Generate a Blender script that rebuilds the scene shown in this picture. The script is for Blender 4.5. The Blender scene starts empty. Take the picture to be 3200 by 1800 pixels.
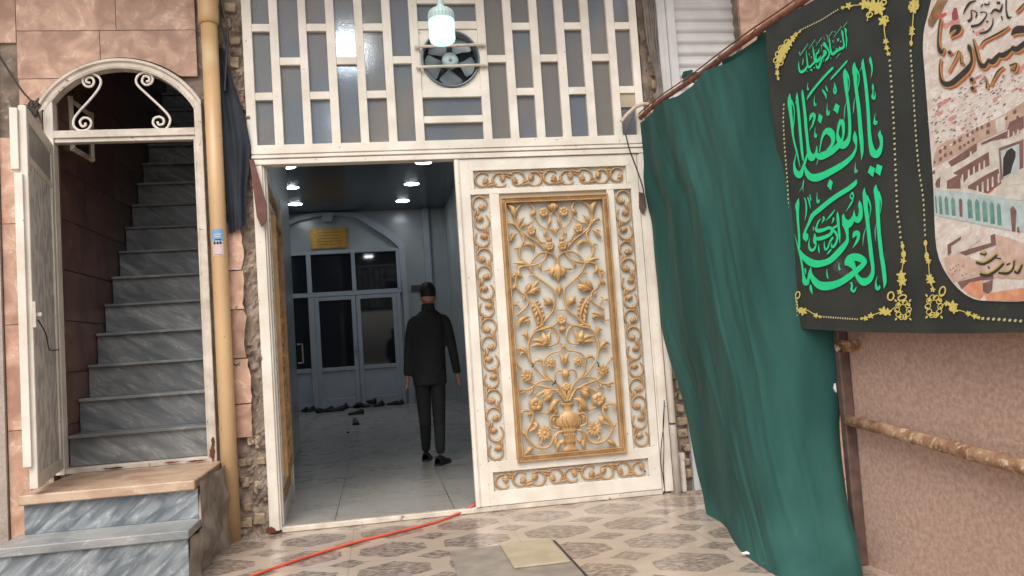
import bpy, bmesh, math, random
from math import sin, cos, pi, radians, sqrt, atan2
from mathutils import Vector, Matrix, noise
random.seed(7)
sc = bpy.context.scene
col = sc.collection

# ------------------------------------------------------------------ camera
CF, CD, CH = 2600.0, 5.736239, 1.115454
RX = Vector((.9850578, -.1582931, -.0678566))
UP = Vector((.0569023, -.0727424, .9957262))
FW = Vector((.1625526, .9847090, .0626483))
CAM = Vector((0, -CD, CH))
cd = bpy.data.cameras.new('camera'); cam = bpy.data.objects.new('camera', cd); col.objects.link(cam)
cd.sensor_width = 36; cd.lens = CF/3200*36; cd.clip_start = .05; cd.clip_end = 500
cam.matrix_world = Matrix((RX, UP, -FW)).transposed().to_4x4()
cam.location = CAM
sc.camera = cam
sc.render.resolution_x = 1024; sc.render.resolution_y = 576

# ------------------------------------------------------------------ sky and sun (bright shade under an overcast sky)
SUN_EL, SUN_AZ = radians(52), radians(200)
w = bpy.data.worlds.new('World'); sc.world = w; w.use_nodes = True
nt = w.node_tree; bg = nt.nodes['Background']
sky = nt.nodes.new('ShaderNodeTexSky'); sky.sky_type = 'NISHITA'; sky.sun_disc = False
sky.sun_elevation = SUN_EL; sky.sun_rotation = SUN_AZ; sky.dust_density = 4; sky.air_density = 1.0; sky.ozone_density = .6
hs = nt.nodes.new('ShaderNodeHueSaturation'); hs.inputs['Saturation'].default_value = .30
nt.links.new(sky.outputs[0], hs.inputs['Color']); nt.links.new(hs.outputs[0], bg.inputs['Color'])
bg.inputs['Strength'].default_value = .15
sl = bpy.data.lights.new('sun', 'SUN'); sl.energy = 1.5; sl.angle = radians(50); sl.color = (1, .93, .84)
so = bpy.data.objects.new('sun', sl); col.objects.link(so)
sd = Vector((sin(SUN_AZ)*cos(SUN_EL), cos(SUN_AZ)*cos(SUN_EL), sin(SUN_EL)))   # towards the sun
so.rotation_euler = sd.to_track_quat('Z', 'Y').to_euler(); so.location = (0, -4, 8)
sc.view_settings.view_transform = 'Standard'; sc.view_settings.look = 'None'
sc.view_settings.exposure = .34; sc.view_settings.gamma = 1

# ------------------------------------------------------------------ where a point of the photo lies on a surface of the place
def ray(x, y):
    return RX*(x-1600) + UP*(900-y) + FW*CF
def P(x, y, Y=0.):
    r = ray(x, y); return CAM + r*((Y-CAM.y)/r.y)
def G(x, y, Z=0.):
    r = ray(x, y); return CAM + r*((Z-CAM.z)/r.z)
SK = -.05
def S(x, y, X0=1.95, k=SK):
    r = ray(x, y); return CAM + r*((X0+k*CAM.y-CAM.x)/(r.x-k*r.y))
def SX(x, y, X):
    return S(x, y, X, 0.)
def crop(ox, oy, s):
    return lambda x, y: (ox+x/s, oy+y/s)

# ------------------------------------------------------------------ materials
MATS = {}
def rgb(r, g, b):
    f = lambda c: (c/255/12.92 if c/255 <= .04045 else ((c/255+.055)/1.055)**2.4)
    return (f(r), f(g), f(b))
def mat(name, c1, c2=None, scale=6., rough=.6, bump=0., bscale=None, metal=0., spec=.5, stretch=(1,1,1), detail=6, contrast=(.35,.65), c3=None, spot=.62, sscale=None, rvar=0., wear=None):
    m = bpy.data.materials.new(name); m.use_nodes = True; t = m.node_tree; b = t.nodes['Principled BSDF']
    b.inputs['Roughness'].default_value = rough; b.inputs['Metallic'].default_value = metal
    b.inputs['Specular IOR Level'].default_value = spec
    tc = t.nodes.new('ShaderNodeTexCoord'); mp = t.nodes.new('ShaderNodeMapping'); mp.inputs['Scale'].default_value = stretch
    t.links.new(tc.outputs['Object'], mp.inputs['Vector'])
    def nz(s, d=6, dist=0.):
        n = t.nodes.new('ShaderNodeTexNoise'); n.inputs['Scale'].default_value = s; n.inputs['Detail'].default_value = d
        n.inputs['Distortion'].default_value = dist; t.links.new(mp.outputs[0], n.inputs['Vector']); return n
    def rng(src, a, bb, lo=0, hi=1):
        r = t.nodes.new('ShaderNodeMapRange'); r.inputs[1].default_value = a; r.inputs[2].default_value = bb
        r.inputs[3].default_value = lo; r.inputs[4].default_value = hi; t.links.new(src, r.inputs[0]); return r.outputs[0]
    def mix(fac, a, bcol):
        x = t.nodes.new('ShaderNodeMix'); x.data_type = 'RGBA'; t.links.new(fac, x.inputs[0])
        if isinstance(a, tuple): x.inputs[6].default_value = (*a, 1)
        else: t.links.new(a, x.inputs[6])
        x.inputs[7].default_value = (*bcol, 1); return x.outputs[2]
    if c2 is None: c2 = tuple(v*.82 for v in c1)
    n1 = nz(scale, detail)
    out = mix(rng(n1.outputs[0], *contrast), c1, c2)
    if c3 is not None:
        n2 = nz(sscale or scale*2.3, 5, .6); out = mix(rng(n2.outputs[0], spot, spot+.06), out, c3)
    if wear is not None:
        n3 = nz(38, 3); out = mix(rng(n3.outputs[0], .70, .73, 0, .8), out, wear)
    t.links.new(out, b.inputs['Base Color'])
    if rvar: t.links.new(rng(n1.outputs[0], .3, .7, rough-rvar, rough+rvar), b.inputs['Roughness'])
    if bump:
        n4 = nz(bscale or scale*4, 8); bp = t.nodes.new('ShaderNodeBump'); bp.inputs['Strength'].default_value = bump
        bp.inputs['Distance'].default_value = .01; t.links.new(n4.outputs[0], bp.inputs['Height']); t.links.new(bp.outputs[0], b.inputs['Normal'])
    MATS[name] = m; return m
def veined(name, base, dark, vein, scale=5., rough=.35, stretch=(1,1,1), rot=(0,0,0), vw=.02, bump=.05, vmix=.8):
    m = bpy.data.materials.new(name); m.use_nodes = True; t = m.node_tree; b = t.nodes['Principled BSDF']; L = t.links
    tc = t.nodes.new('ShaderNodeTexCoord'); mr = t.nodes.new('ShaderNodeMapping'); mr.inputs['Rotation'].default_value = rot
    mp = t.nodes.new('ShaderNodeMapping'); mp.inputs['Scale'].default_value = stretch
    oi = t.nodes.new('ShaderNodeObjectInfo'); ml = t.nodes.new('ShaderNodeMath'); ml.operation = 'MULTIPLY'; ml.inputs[1].default_value = 37; L.new(oi.outputs['Random'], ml.inputs[0]); va = t.nodes.new('ShaderNodeVectorMath'); L.new(tc.outputs['Object'], va.inputs[0]); L.new(ml.outputs[0], va.inputs[1])
    L.new(va.outputs[0], mr.inputs[0]); L.new(mr.outputs[0], mp.inputs[0])
    a = t.nodes.new('ShaderNodeTexNoise'); a.inputs['Scale'].default_value = scale; a.inputs['Detail'].default_value = 8; a.inputs['Distortion'].default_value = .8; L.new(mp.outputs[0], a.inputs[0])
    v = t.nodes.new('ShaderNodeTexNoise'); v.inputs['Scale'].default_value = scale*.9; v.inputs['Detail'].default_value = 5; v.inputs['Distortion'].default_value = 1.6; L.new(mp.outputs[0], v.inputs[0])
    s = t.nodes.new('ShaderNodeMath'); s.operation = 'SUBTRACT'; s.inputs[1].default_value = .5; L.new(v.outputs[0], s.inputs[0])
    ab = t.nodes.new('ShaderNodeMath'); ab.operation = 'ABSOLUTE'; L.new(s.outputs[0], ab.inputs[0])
    r = t.nodes.new('ShaderNodeMapRange'); r.inputs[1].default_value = 0; r.inputs[2].default_value = vw; r.inputs[3].default_value = vmix; r.inputs[4].default_value = 0; L.new(ab.outputs[0], r.inputs[0])
    gate = t.nodes.new('ShaderNodeMapRange'); gate.inputs[1].default_value = .45; gate.inputs[2].default_value = .6; L.new(a.outputs[0], gate.inputs[0])
    mu = t.nodes.new('ShaderNodeMath'); mu.operation = 'MULTIPLY'; L.new(r.outputs[0], mu.inputs[0]); L.new(gate.outputs[0], mu.inputs[1])
    x = t.nodes.new('ShaderNodeMix'); x.data_type = 'RGBA'; r2 = t.nodes.new('ShaderNodeMapRange'); r2.inputs[1].default_value = .36; r2.inputs[2].default_value = .64; L.new(a.outputs[0], r2.inputs[0])
    L.new(r2.outputs[0], x.inputs[0]); x.inputs[6].default_value = (*dark, 1); x.inputs[7].default_value = (*base, 1)
    y = t.nodes.new('ShaderNodeMix'); y.data_type = 'RGBA'; L.new(mu.outputs[0], y.inputs[0]); L.new(x.outputs[2], y.inputs[6]); y.inputs[7].default_value = (*vein, 1)
    hv = t.nodes.new('ShaderNodeHueSaturation'); vr = t.nodes.new('ShaderNodeMapRange'); vr.inputs[3].default_value = .84; vr.inputs[4].default_value = 1.14; L.new(oi.outputs['Random'], vr.inputs[0]); L.new(vr.outputs[0], hv.inputs['Value']); L.new(y.outputs[2], hv.inputs['Color'])
    L.new(hv.outputs[0], b.inputs['Base Color']); b.inputs['Roughness'].default_value = rough
    if bump:
        n4 = t.nodes.new('ShaderNodeTexNoise'); n4.inputs['Scale'].default_value = 60; n4.inputs['Detail'].default_value = 6; L.new(tc.outputs['Object'], n4.inputs[0])
        bp = t.nodes.new('ShaderNodeBump'); bp.inputs['Strength'].default_value = bump; bp.inputs['Distance'].default_value = .01; L.new(n4.outputs[0], bp.inputs['Height']); L.new(bp.outputs[0], b.inputs['Normal'])
    MATS[name] = m; return m
def emit(name, c, s):
    m = bpy.data.materials.new(name); m.use_nodes = True; b = m.node_tree.nodes['Principled BSDF']
    b.inputs['Base Color'].default_value = (*c, 1); b.inputs['Emission Color'].default_value = (*c, 1); b.inputs['Emission Strength'].default_value = s
    MATS[name] = m; return m

white = mat('white_paint', rgb(232,224,212), rgb(214,204,190), 5, .45, .12, 70, wear=rgb(150,135,120))
whited = mat('dirty_white_paint', rgb(222,212,198), rgb(186,174,160), 7, .5, .25, 60, c3=rgb(120,90,72), spot=.66, sscale=22)
rust = mat('rust', rgb(120,62,42), rgb(82,48,38), 20, .8, .5, 60)
gold = mat('gold_paint', rgb(198,160,110), rgb(168,130,84), 12, .36, .08, 90)
golddark = mat('bronze_paint', rgb(188,150,104), rgb(164,126,86), 12, .45, .1, 90)
sheet = mat('pale_backing', rgb(208,206,196), rgb(198,196,188), 3, .3, .0)
pink = veined('pink_marble', rgb(205,166,142), rgb(164,124,104), rgb(226,202,182), 6., .42, vw=.02, bump=.15, vmix=.75)
brownm = veined('brown_marble', rgb(112,80,70), rgb(86,60,54), rgb(136,106,96), 4., .35, vw=.012)
blue = veined('grey_blue_marble', rgb(148,154,158), rgb(92,101,108), rgb(196,198,198), 4.6, .32, stretch=(1.,1.,4.2), rot=(0,radians(40),0), vw=.035, vmix=.6)
bluestair = veined('grey_stair_marble', rgb(128,130,130), rgb(92,96,100), rgb(166,167,166), 3.4, .3, stretch=(1.,1.,4.), rot=(0,radians(-32),0), vw=.03, vmix=.6)
tread = veined('pale_tread_marble', rgb(160,160,158), rgb(126,130,132), rgb(190,190,186), 4, .4, stretch=(1,1,2))
treadin = veined('stair_tread_marble', rgb(132,134,134), rgb(104,108,110), rgb(160,160,158), 4, .4, stretch=(1,1,2))
cream = veined('cream_stone', rgb(200,174,150), rgb(172,140,116), rgb(216,196,174), 6, .5, vw=.01)
mortar = mat('rough_mortar', rgb(156,140,124), rgb(112,98,88), 9, .95, 1., 28, c3=rgb(160,146,130), spot=.6)
concrete = mat('grey_concrete', rgb(172,160,147), rgb(128,117,108), 7, .95, .8, 24, c3=rgb(164,148,134), spot=.62)
brickm = mat('yellow_brick', rgb(182,162,134), rgb(144,126,106), 12, .9, .8, 40, c3=rgb(120,104,90), spot=.58)
plaster = mat('grey_plaster', rgb(172,160,150), rgb(146,134,126), 5, .9, .6, 40, detail=12, c3=rgb(160,146,136), spot=.56, sscale=30)
pvc = mat('cream_pvc', rgb(206,172,130), rgb(190,154,112), 2.2, .38, .04, 30, stretch=(1,1,.5), c3=rgb(216,196,160), spot=.56, sscale=1.4, wear=rgb(120,90,70))
pvcw = mat('white_pvc', rgb(222,214,202), rgb(200,190,176), 6, .4, .1, 50, wear=rgb(110,100,92))
navy = mat('navy_cloth', rgb(40,46,56), rgb(28,33,42), 6, .8, .2, 120)
green = mat('green_satin', rgb(53,92,86), rgb(38,74,69), 3, .7, .28, 26, spec=.08, stretch=(1,1,.22))
gb_ = green.node_tree.nodes['Principled BSDF']; gb_.inputs['Sheen Weight'].default_value = .03; gb_.inputs['Sheen Roughness'].default_value = .4; gb_.inputs['Sheen Tint'].default_value = (.8,.9,.88,1)
banner = mat('charcoal_cloth', rgb(53,56,52), rgb(42,45,42), 5, .75, .15, 200, c3=rgb(78,78,76), spot=.66, sscale=3)
lime = mat('green_print', rgb(30,226,150), rgb(34,216,146), 30, .55)
limed = mat('dim_green_print', rgb(92,190,150), rgb(80,176,140), 30, .6)
yellow = mat('yellow_print', rgb(222,204,98), rgb(206,188,116), 90, .6)
pale_y = mat('pale_yellow_print', rgb(206,200,146), rgb(186,180,140), 60, .6)
board = mat('brown_felt_board', rgb(204,172,154), rgb(178,146,130), 55, .95, .7, 150, detail=14, contrast=(.34,.66))
steelb = mat('brown_painted_steel', rgb(104,82,74), rgb(80,62,56), 14, .6, .3, 60)
rustpipe = mat('peeling_rusty_paint', rgb(176,146,116), rgb(128,86,62), 16, .8, .5, 60, c3=rgb(196,176,146), spot=.58)
reed = mat('rusty_rod', rgb(140,90,68), rgb(106,66,52), 18, .7, .4, 50)
orange = mat('orange_rubber', rgb(220,98,72), rgb(200,84,60), 10, .45)
black = mat('black_rubber', (.02,.02,.022), (.03,.03,.032), 10, .5)
greycable = mat('grey_cable', rgb(128,118,108), rgb(100,92,86), 10, .7)
shutterm = mat('white_shutter', rgb(210,208,206), rgb(196,194,192), 4, .5, .1, 60)
slabm = mat('grey_slab', rgb(150,140,128), rgb(128,118,108), 8, .75, .2, 60)
beige = mat('beige_tile', rgb(180,165,140), rgb(164,150,126), 8, .7, .15, 60)
hallwall = mat('hall_wall_tile', rgb(170,174,174), rgb(158,162,162), 2, .22)
hallceil = mat('glossy_ceiling', rgb(66,72,80), rgb(56,62,70), 2, .26)
upvc = mat('grey_door_frame', rgb(168,172,180), rgb(158,162,170), 3, .35)
darkglass = mat('dark_glass', (.012,.014,.018), (.014,.016,.02), 2, .04)
brass = mat('brass_plate', rgb(196,150,66), rgb(166,122,48), 16, .35, .3, 60, metal=.5)
shirt = mat('black_shirt', (.014,.015,.016), (.02,.021,.022), 8, .85, .2, 60)
trous = mat('black_trousers', (.014,.015,.017), (.019,.02,.022), 8, .85, .2, 60)
skin = mat('skin', rgb(196,146,122), rgb(180,128,106), 9, .55)
hair = mat('black_hair', (.008,.008,.008), (.014,.013,.012), 40, .6, .3, 120)
shoem = mat('dark_shoe', (.012,.012,.013), (.02,.02,.022), 8, .6)
fanm = mat('fan_metal', rgb(120,128,134), rgb(98,106,112), 8, .35, metal=.5)
blade = mat('fan_blade', rgb(140,148,152), rgb(120,128,134), 8, .4)
steel = mat('bare_steel', rgb(150,146,140), rgb(120,116,110), 10, .4, metal=.6)
led = emit('led_light', (.84,.93,1.0), 36)
bulb = emit('bulb_glow', (.42,1.0,.96), 1.35)
lampcap = mat('lamp_cap', rgb(176,196,194), rgb(160,180,178), 8, .5)

# frosted, reflective window glass
def frosted():
    m = bpy.data.materials.new('frosted_glass'); m.use_nodes = True; t = m.node_tree; b = t.nodes['Principled BSDF']; L = t.links
    b.inputs['Roughness'].default_value = .24
    gn = t.nodes.new('ShaderNodeTexNoise'); gn.inputs['Scale'].default_value = 1.5; tcg = t.nodes.new('ShaderNodeTexCoord'); L.new(tcg.outputs['Object'], gn.inputs[0]); gm = t.nodes.new('ShaderNodeMix'); gm.data_type = 'RGBA'; gr_ = t.nodes.new('ShaderNodeMapRange'); gr_.inputs[1].default_value = .4; gr_.inputs[2].default_value = .6; og = t.nodes.new('ShaderNodeObjectInfo'); ad = t.nodes.new('ShaderNodeMath'); ad.operation = 'MULTIPLY_ADD'; ad.inputs[1].default_value = .22; L.new(og.outputs['Random'], ad.inputs[0]); sb_ = t.nodes.new('ShaderNodeMath'); sb_.operation = 'SUBTRACT'; sb_.inputs[1].default_value = .11; L.new(gn.outputs[0], sb_.inputs[0]); L.new(sb_.outputs[0], ad.inputs[2]); L.new(ad.outputs[0], gr_.inputs[0]); L.new(gr_.outputs[0], gm.inputs[0]); gm.inputs[6].default_value = (*rgb(142,137,130), 1); gm.inputs[7].default_value = (*rgb(122,132,144), 1); L.new(gm.outputs[2], b.inputs['Base Color'])
    b.inputs['Transmission Weight'].default_value = .45; b.inputs['IOR'].default_value = 1.45
    tc = t.nodes.new('ShaderNodeTexCoord'); mp = t.nodes.new('ShaderNodeMapping'); mp.inputs['Rotation'].default_value = (0, radians(40), 0); mp.inputs['Scale'].default_value = (1,1,2.4)
    n = t.nodes.new('ShaderNodeTexNoise'); n.inputs['Scale'].default_value = 70; n.inputs['Detail'].default_value = 3
    bp = t.nodes.new('ShaderNodeBump'); bp.inputs['Strength'].default_value = .35; bp.inputs['Distance'].default_value = .006
    L.new(tc.outputs['Object'], mp.inputs[0]); L.new(mp.outputs[0], n.inputs[0]); L.new(n.outputs[0], bp.inputs['Height']); L.new(bp.outputs[0], b.inputs['Normal'])
    return m
glass = frosted()

# ------------------------------------------------------------------ mesh helpers
BASE = {}
class MB:
    def __init__(s): s.v = []; s.f = []
    def add(s, vs, fs):
        o = len(s.v); s.v += [Vector(v) for v in vs]; s.f += [tuple(i+o for i in f) for f in fs]; return s
    def box(s, x0, x1, y0, y1, z0, z1):
        x0, x1 = min(x0,x1), max(x0,x1); y0, y1 = min(y0,y1), max(y0,y1); z0, z1 = min(z0,z1), max(z0,z1)
        return s.add([(x,y,z) for x in (x0,x1) for y in (y0,y1) for z in (z0,z1)],
                     [(0,1,3,2),(4,6,7,5),(0,4,5,1),(2,3,7,6),(0,2,6,4),(1,5,7,3)])
    def prism(s, pts, d):
        # closed outline pts (Vectors) pushed along d
        n = len(pts); d = Vector(d)
        return s.add(list(pts)+[Vector(p)+d for p in pts], [tuple(range(n)), tuple(range(2*n-1, n-1, -1))]+[(i, n+i, n+(i+1)%n, (i+1)%n) for i in range(n)])
    def tube(s, pts, r, n=8, cap=True):
        pts = [Vector(p) for p in pts]; N = len(pts); rs = r if isinstance(r, (list, tuple)) else [r]*N
        o = len(s.v); prev = None
        for i, p in enumerate(pts):
            t = (pts[min(i+1, N-1)]-pts[max(i-1, 0)]).normalized()
            if prev is None:
                a = t.cross(Vector((0,0,1)))
                if a.length < .05: a = t.cross(Vector((0,1,0)))
                a.normalize()
            else:
                a = (prev - t*prev.dot(t)).normalized()
            prev = a; b = t.cross(a)
            for k in range(n):
                g = 2*pi*k/n; s.v.append(p+(a*cos(g)+b*sin(g))*rs[i])
        for i in range(N-1):
            for k in range(n):
                s.f.append((o+i*n+k, o+i*n+(k+1)%n, o+(i+1)*n+(k+1)%n, o+(i+1)*n+k))
        if cap: s.f.append(tuple(o+k for k in range(n))); s.f.append(tuple(o+(N-1)*n+k for k in reversed(range(n))))
        return s
    def lathe(s, c, prof, n=24, ax='z', sy=1.):
        o = len(s.v); c = Vector(c)
        for r, h in prof:
            for k in range(n):
                g = 2*pi*k/n
                q = {'z': (r*cos(g), r*sin(g)*sy, h), 'y': (r*cos(g), h, r*sin(g)), 'x': (h, r*cos(g), r*sin(g))}[ax]
                s.v.append(c+Vector(q))
        for i in range(len(prof)-1):
            for k in range(n):
                s.f.append((o+i*n+k, o+i*n+(k+1)%n, o+(i+1)*n+(k+1)%n, o+(i+1)*n+k))
        s.f.append(tuple(o+k for k in range(n))); s.f.append(tuple(o+(len(prof)-1)*n+k for k in reversed(range(n))))
        return s
    def grid(s, fn, nu, nv):
        o = len(s.v)
        for i in range(nu+1):
            for j in range(nv+1): s.v.append(Vector(fn(i/nu, j/nv)))
        for i in range(nu):
            for j in range(nv):
                a = o+i*(nv+1)+j; s.f.append((a, a+1, a+nv+2, a+nv+1))
        return s
    def mesh(s, name, m, off=Vector((0,0,0)), smooth=False, bev=0, fixn=True):
        me = bpy.data.meshes.new(name); me.from_pydata([v-off for v in s.v], [], s.f); me.validate()
        if fixn or bev:
            bm = bmesh.new(); bm.from_mesh(me)
            if bev:
                es = [e for e in bm.edges if len(e.link_faces) == 2 and e.calc_face_angle(0) > .8]
                bmesh.ops.bevel(bm, geom=es, offset=bev, segments=1, affect='EDGES')
            if fixn: bmesh.ops.recalc_face_normals(bm, faces=bm.faces)
            bm.to_mesh(me); bm.free()
        if m: me.materials.append(m)
        for p in me.polygons: p.use_smooth = smooth
        return me
    def build(s, name, m, parent=None, smooth=False, bev=0, base=None, fixn=True, label=None):
        off = BASE[parent.name] if parent else (Vector(base) if base is not None else Vector((0,0,0)))
        o = bpy.data.objects.new(name, s.mesh(name, m, off, smooth, bev, fixn)); col.objects.link(o)
        if parent: o.parent = parent
        else: o.location = off
        BASE[o.name] = off
        if label: o['label'] = label
        return o
def tag(o, label, cat, group=None, kind=None):
    if label: o['label'] = label
    if cat: o['category'] = cat
    if group: o['group'] = group
    if kind: o['kind'] = kind
    return o
def thing(name, loc, label, cat, group=None):
    o = bpy.data.objects.new(name, None); o.empty_display_size = .1; col.objects.link(o); o.location = loc
    BASE[o.name] = Vector(loc); return tag(o, label, cat, group)
def struct(o): o['kind'] = 'structure'; return o
def catmull(pts, n=5):
    out = []; N = len(pts)
    for i in range(N-1):
        p0, p1, p2, p3 = pts[max(i-1,0)], pts[i], pts[i+1], pts[min(i+2,N-1)]
        for k in range(n):
            t = k/n
            out.append(tuple(.5*((2*b)+(c-a)*t+(2*a-5*b+4*c-d)*t*t+(3*b-a-3*c+d)*t**3) for a, b, c, d in zip(p0, p1, p2, p3)))
    out.append(tuple(pts[-1])); return out
# ================================================================== THE SETTING
GZ = -.04
def floor_mat():
    m = bpy.data.materials.new('patterned_floor_tile'); m.use_nodes = True; t = m.node_tree; b = t.nodes['Principled BSDF']; L = t.links
    def N(k, **kw):
        n = t.nodes.new(k)
        for a, v in kw.items(): setattr(n, a, v)
        return n
    def M(op, a, bb=None, c=None):
        n = N('ShaderNodeMath', operation=op)
        for i, q in enumerate((a, bb, c)):
            if q is None: continue
            if isinstance(q, (int, float)): n.inputs[i].default_value = q
            else: L.new(q, n.inputs[i])
        return n.outputs[0]
    tc = N('ShaderNodeTexCoord'); nz0 = N('ShaderNodeTexNoise'); nz0.inputs['Scale'].default_value = 16; nz0.inputs['Detail'].default_value = 5; L.new(tc.outputs['Object'], nz0.inputs[0])
    sx = N('ShaderNodeSeparateXYZ'); L.new(tc.outputs['Object'], sx.inputs[0]); sn = N('ShaderNodeSeparateColor'); L.new(nz0.outputs[1], sn.inputs[0])
    x = M('ADD', sx.outputs[0], M('MULTIPLY', M('SUBTRACT', sn.outputs[0], .5), .045)); y = M('ADD', sx.outputs[1], M('MULTIPLY', M('SUBTRACT', sn.outputs[1], .5), .045))
    def cell(v, c, p): # distance to nearest c + k p
        q = M('DIVIDE', M('SUBTRACT', v, c-p/2), p); f = M('SUBTRACT', q, M('FLOOR', q)); return M('ABSOLUTE', M('MULTIPLY', M('SUBTRACT', f, .5), p))
    bx, by = cell(x, .02, .485), cell(y, -.78, .465)
    hexa = M('MAXIMUM', M('DIVIDE', bx, .192), M('ADD', M('DIVIDE', by, .192), M('MULTIPLY', bx, 3.3)))
    bx2, by2 = cell(x, .2625, .485), cell(y, -.5475, .465)
    dia = M('ADD', M('DIVIDE', bx2, .115), M('DIVIDE', by2, .098))
    d = M('MINIMUM', hexa, dia)
    r = N('ShaderNodeMapRange'); r.inputs[1].default_value = .985; r.inputs[2].default_value = 1.015; L.new(d, r.inputs[0])
    st = N('ShaderNodeMapping'); st.inputs['Scale'].default_value = (9, 16, 1); st.inputs['Rotation'].default_value = (0,0,.5); L.new(tc.outputs['Object'], st.inputs[0])
    n2 = N('ShaderNodeTexNoise'); n2.inputs['Scale'].default_value = 2.2; n2.inputs['Detail'].default_value = 9; n2.inputs['Roughness'].default_value = .7; L.new(st.outputs[0], n2.inputs[0])
    c1 = N('ShaderNodeMix', data_type='RGBA'); rr = N('ShaderNodeMapRange'); rr.inputs[1].default_value = .42; rr.inputs[2].default_value = .60; L.new(n2.outputs[0], rr.inputs[0]); L.new(rr.outputs[0], c1.inputs[0])
    c1.inputs[6].default_value = (*rgb(114,101,92),1); c1.inputs[7].default_value = (*rgb(172,156,144),1)
    n3 = N('ShaderNodeTexNoise'); n3.inputs['Scale'].default_value = 5; n3.inputs['Detail'].default_value = 6; L.new(tc.outputs['Object'], n3.inputs[0])
    c2 = N('ShaderNodeMix', data_type='RGBA'); L.new(n3.outputs[0], c2.inputs[0]); c2.inputs[6].default_value = (*rgb(194,178,162),1); c2.inputs[7].default_value = (*rgb(170,154,139),1)
    c3 = N('ShaderNodeMix', data_type='RGBA'); L.new(r.outputs[0], c3.inputs[0]); L.new(c1.outputs[2], c3.inputs[6]); L.new(c2.outputs[2], c3.inputs[7])
    jx, jy = cell(sx.outputs[0], -.2225, .97), cell(sx.outputs[1], -.5475, .465)
    j = M('MINIMUM', jx, jy); jr = N('ShaderNodeMapRange'); jr.inputs[1].default_value = .0015; jr.inputs[2].default_value = .003; jr.inputs[3].default_value = .45; jr.inputs[4].default_value = 0; L.new(j, jr.inputs[0])
    c4 = N('ShaderNodeMix', data_type='RGBA'); L.new(jr.outputs[0], c4.inputs[0]); L.new(c3.outputs[2], c4.inputs[6]); c4.inputs[7].default_value = (*rgb(110,96,86),1)
    n5 = N('ShaderNodeTexNoise'); n5.inputs['Scale'].default_value = 1.7; n5.inputs['Detail'].default_value = 7; L.new(tc.outputs['Object'], n5.inputs[0])
    dr = N('ShaderNodeMapRange'); dr.inputs[1].default_value = .5; dr.inputs[2].default_value = .75; dr.inputs[3].default_value = 0; dr.inputs[4].default_value = .5; L.new(n5.outputs[0], dr.inputs[0])
    c5 = N('ShaderNodeMix', data_type='RGBA'); L.new(dr.outputs[0], c5.inputs[0]); L.new(c4.outputs[2], c5.inputs[6]); c5.inputs[7].default_value = (*rgb(150,128,112),1)
    L.new(c5.outputs[2], b.inputs['Base Color']); b.inputs['Roughness'].default_value = .22
    bp = N('ShaderNodeBump'); bp.inputs['Strength'].default_value = .10; bp.inputs['Distance'].default_value = .006; L.new(n2.outputs[0], bp.inputs['Height']); L.new(bp.outputs[0], b.inputs['Normal'])
    ro = N('ShaderNodeMapRange'); ro.inputs[3].default_value = .08; ro.inputs[4].default_value = .36; L.new(n5.outputs[0], ro.inputs[0]); L.new(ro.outputs[0], b.inputs['Roughness'])
    return m
MB().add([(-30,-40,GZ),(30,-40,GZ),(30,.02,GZ),(-30,.02,GZ)], [(0,1,2,3)]).build('ground', floor_mat())
struct(bpy.data.objects['ground'])

def hallfloor():
    m = bpy.data.materials.new('hall_floor_tile'); m.use_nodes = True; t = m.node_tree; b = t.nodes['Principled BSDF']; L = t.links
    tc = t.nodes.new('ShaderNodeTexCoord')
    mp = t.nodes.new('ShaderNodeMapping'); mp.inputs['Location'].default_value = (.35, .2, 0); L.new(tc.outputs['Object'], mp.inputs[0])
    br = t.nodes.new('ShaderNodeTexBrick'); br.offset = 0; br.inputs['Scale'].default_value = 1; br.inputs['Mortar Size'].default_value = .003; br.inputs['Brick Width'].default_value = .8; br.inputs['Row Height'].default_value = .8
    br.inputs['Color1'].default_value = (*rgb(158,154,148),1); br.inputs['Color2'].default_value = (*rgb(150,146,141),1); br.inputs['Mortar'].default_value = (*rgb(60,58,56),1)
    L.new(mp.outputs[0], br.inputs[0])
    n = t.nodes.new('ShaderNodeTexNoise'); n.inputs['Scale'].default_value = 2.4; n.inputs['Detail'].default_value = 7; n.inputs['Roughness'].default_value = .62; L.new(tc.outputs['Object'], n.inputs[0])
    r = t.nodes.new('ShaderNodeMapRange'); r.inputs[1].default_value = .56; r.inputs[2].default_value = .72; r.inputs[4].default_value = .75; L.new(n.outputs[0], r.inputs[0])
    x = t.nodes.new('ShaderNodeMix'); x.data_type = 'RGBA'; L.new(r.outputs[0], x.inputs[0]); L.new(br.outputs[0], x.inputs[6]); x.inputs[7].default_value = (*rgb(84,74,66),1)
    L.new(x.outputs[2], b.inputs['Base Color'])
    r2 = t.nodes.new('ShaderNodeMapRange'); r2.inputs[3].default_value = .1; r2.inputs[4].default_value = .5; L.new(n.outputs[0], r2.inputs[0]); L.new(r2.outputs[0], b.inputs['Roughness'])
    return m
HX0, HX1, HY1, HZ = -2.0, 1.51, 11.3, 3.93
struct(MB().add([(-.98,.02,0),(HX1+.6,.02,0),(HX1+.6,HY1,0),(HX0,HY1,0),(HX0,4.5,0),(-.98,4.5,0)], [(0,1,2,3,4,5)]).build('hall_floor', hallfloor()))
struct(MB().add([(-.78,.02,0),(2.02,.02,0),(2.02,.02,-.05),(-.78,.02,-.05)], [(0,1,2,3)]).build('threshold_step', slabm))
struct(MB().box(-.975,HX1+.6,.09,4.56,HZ,HZ+.1).box(HX0,HX1+.6,4.561,HY1,HZ,HZ+.1).build('hall_ceiling', hallceil))
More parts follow.
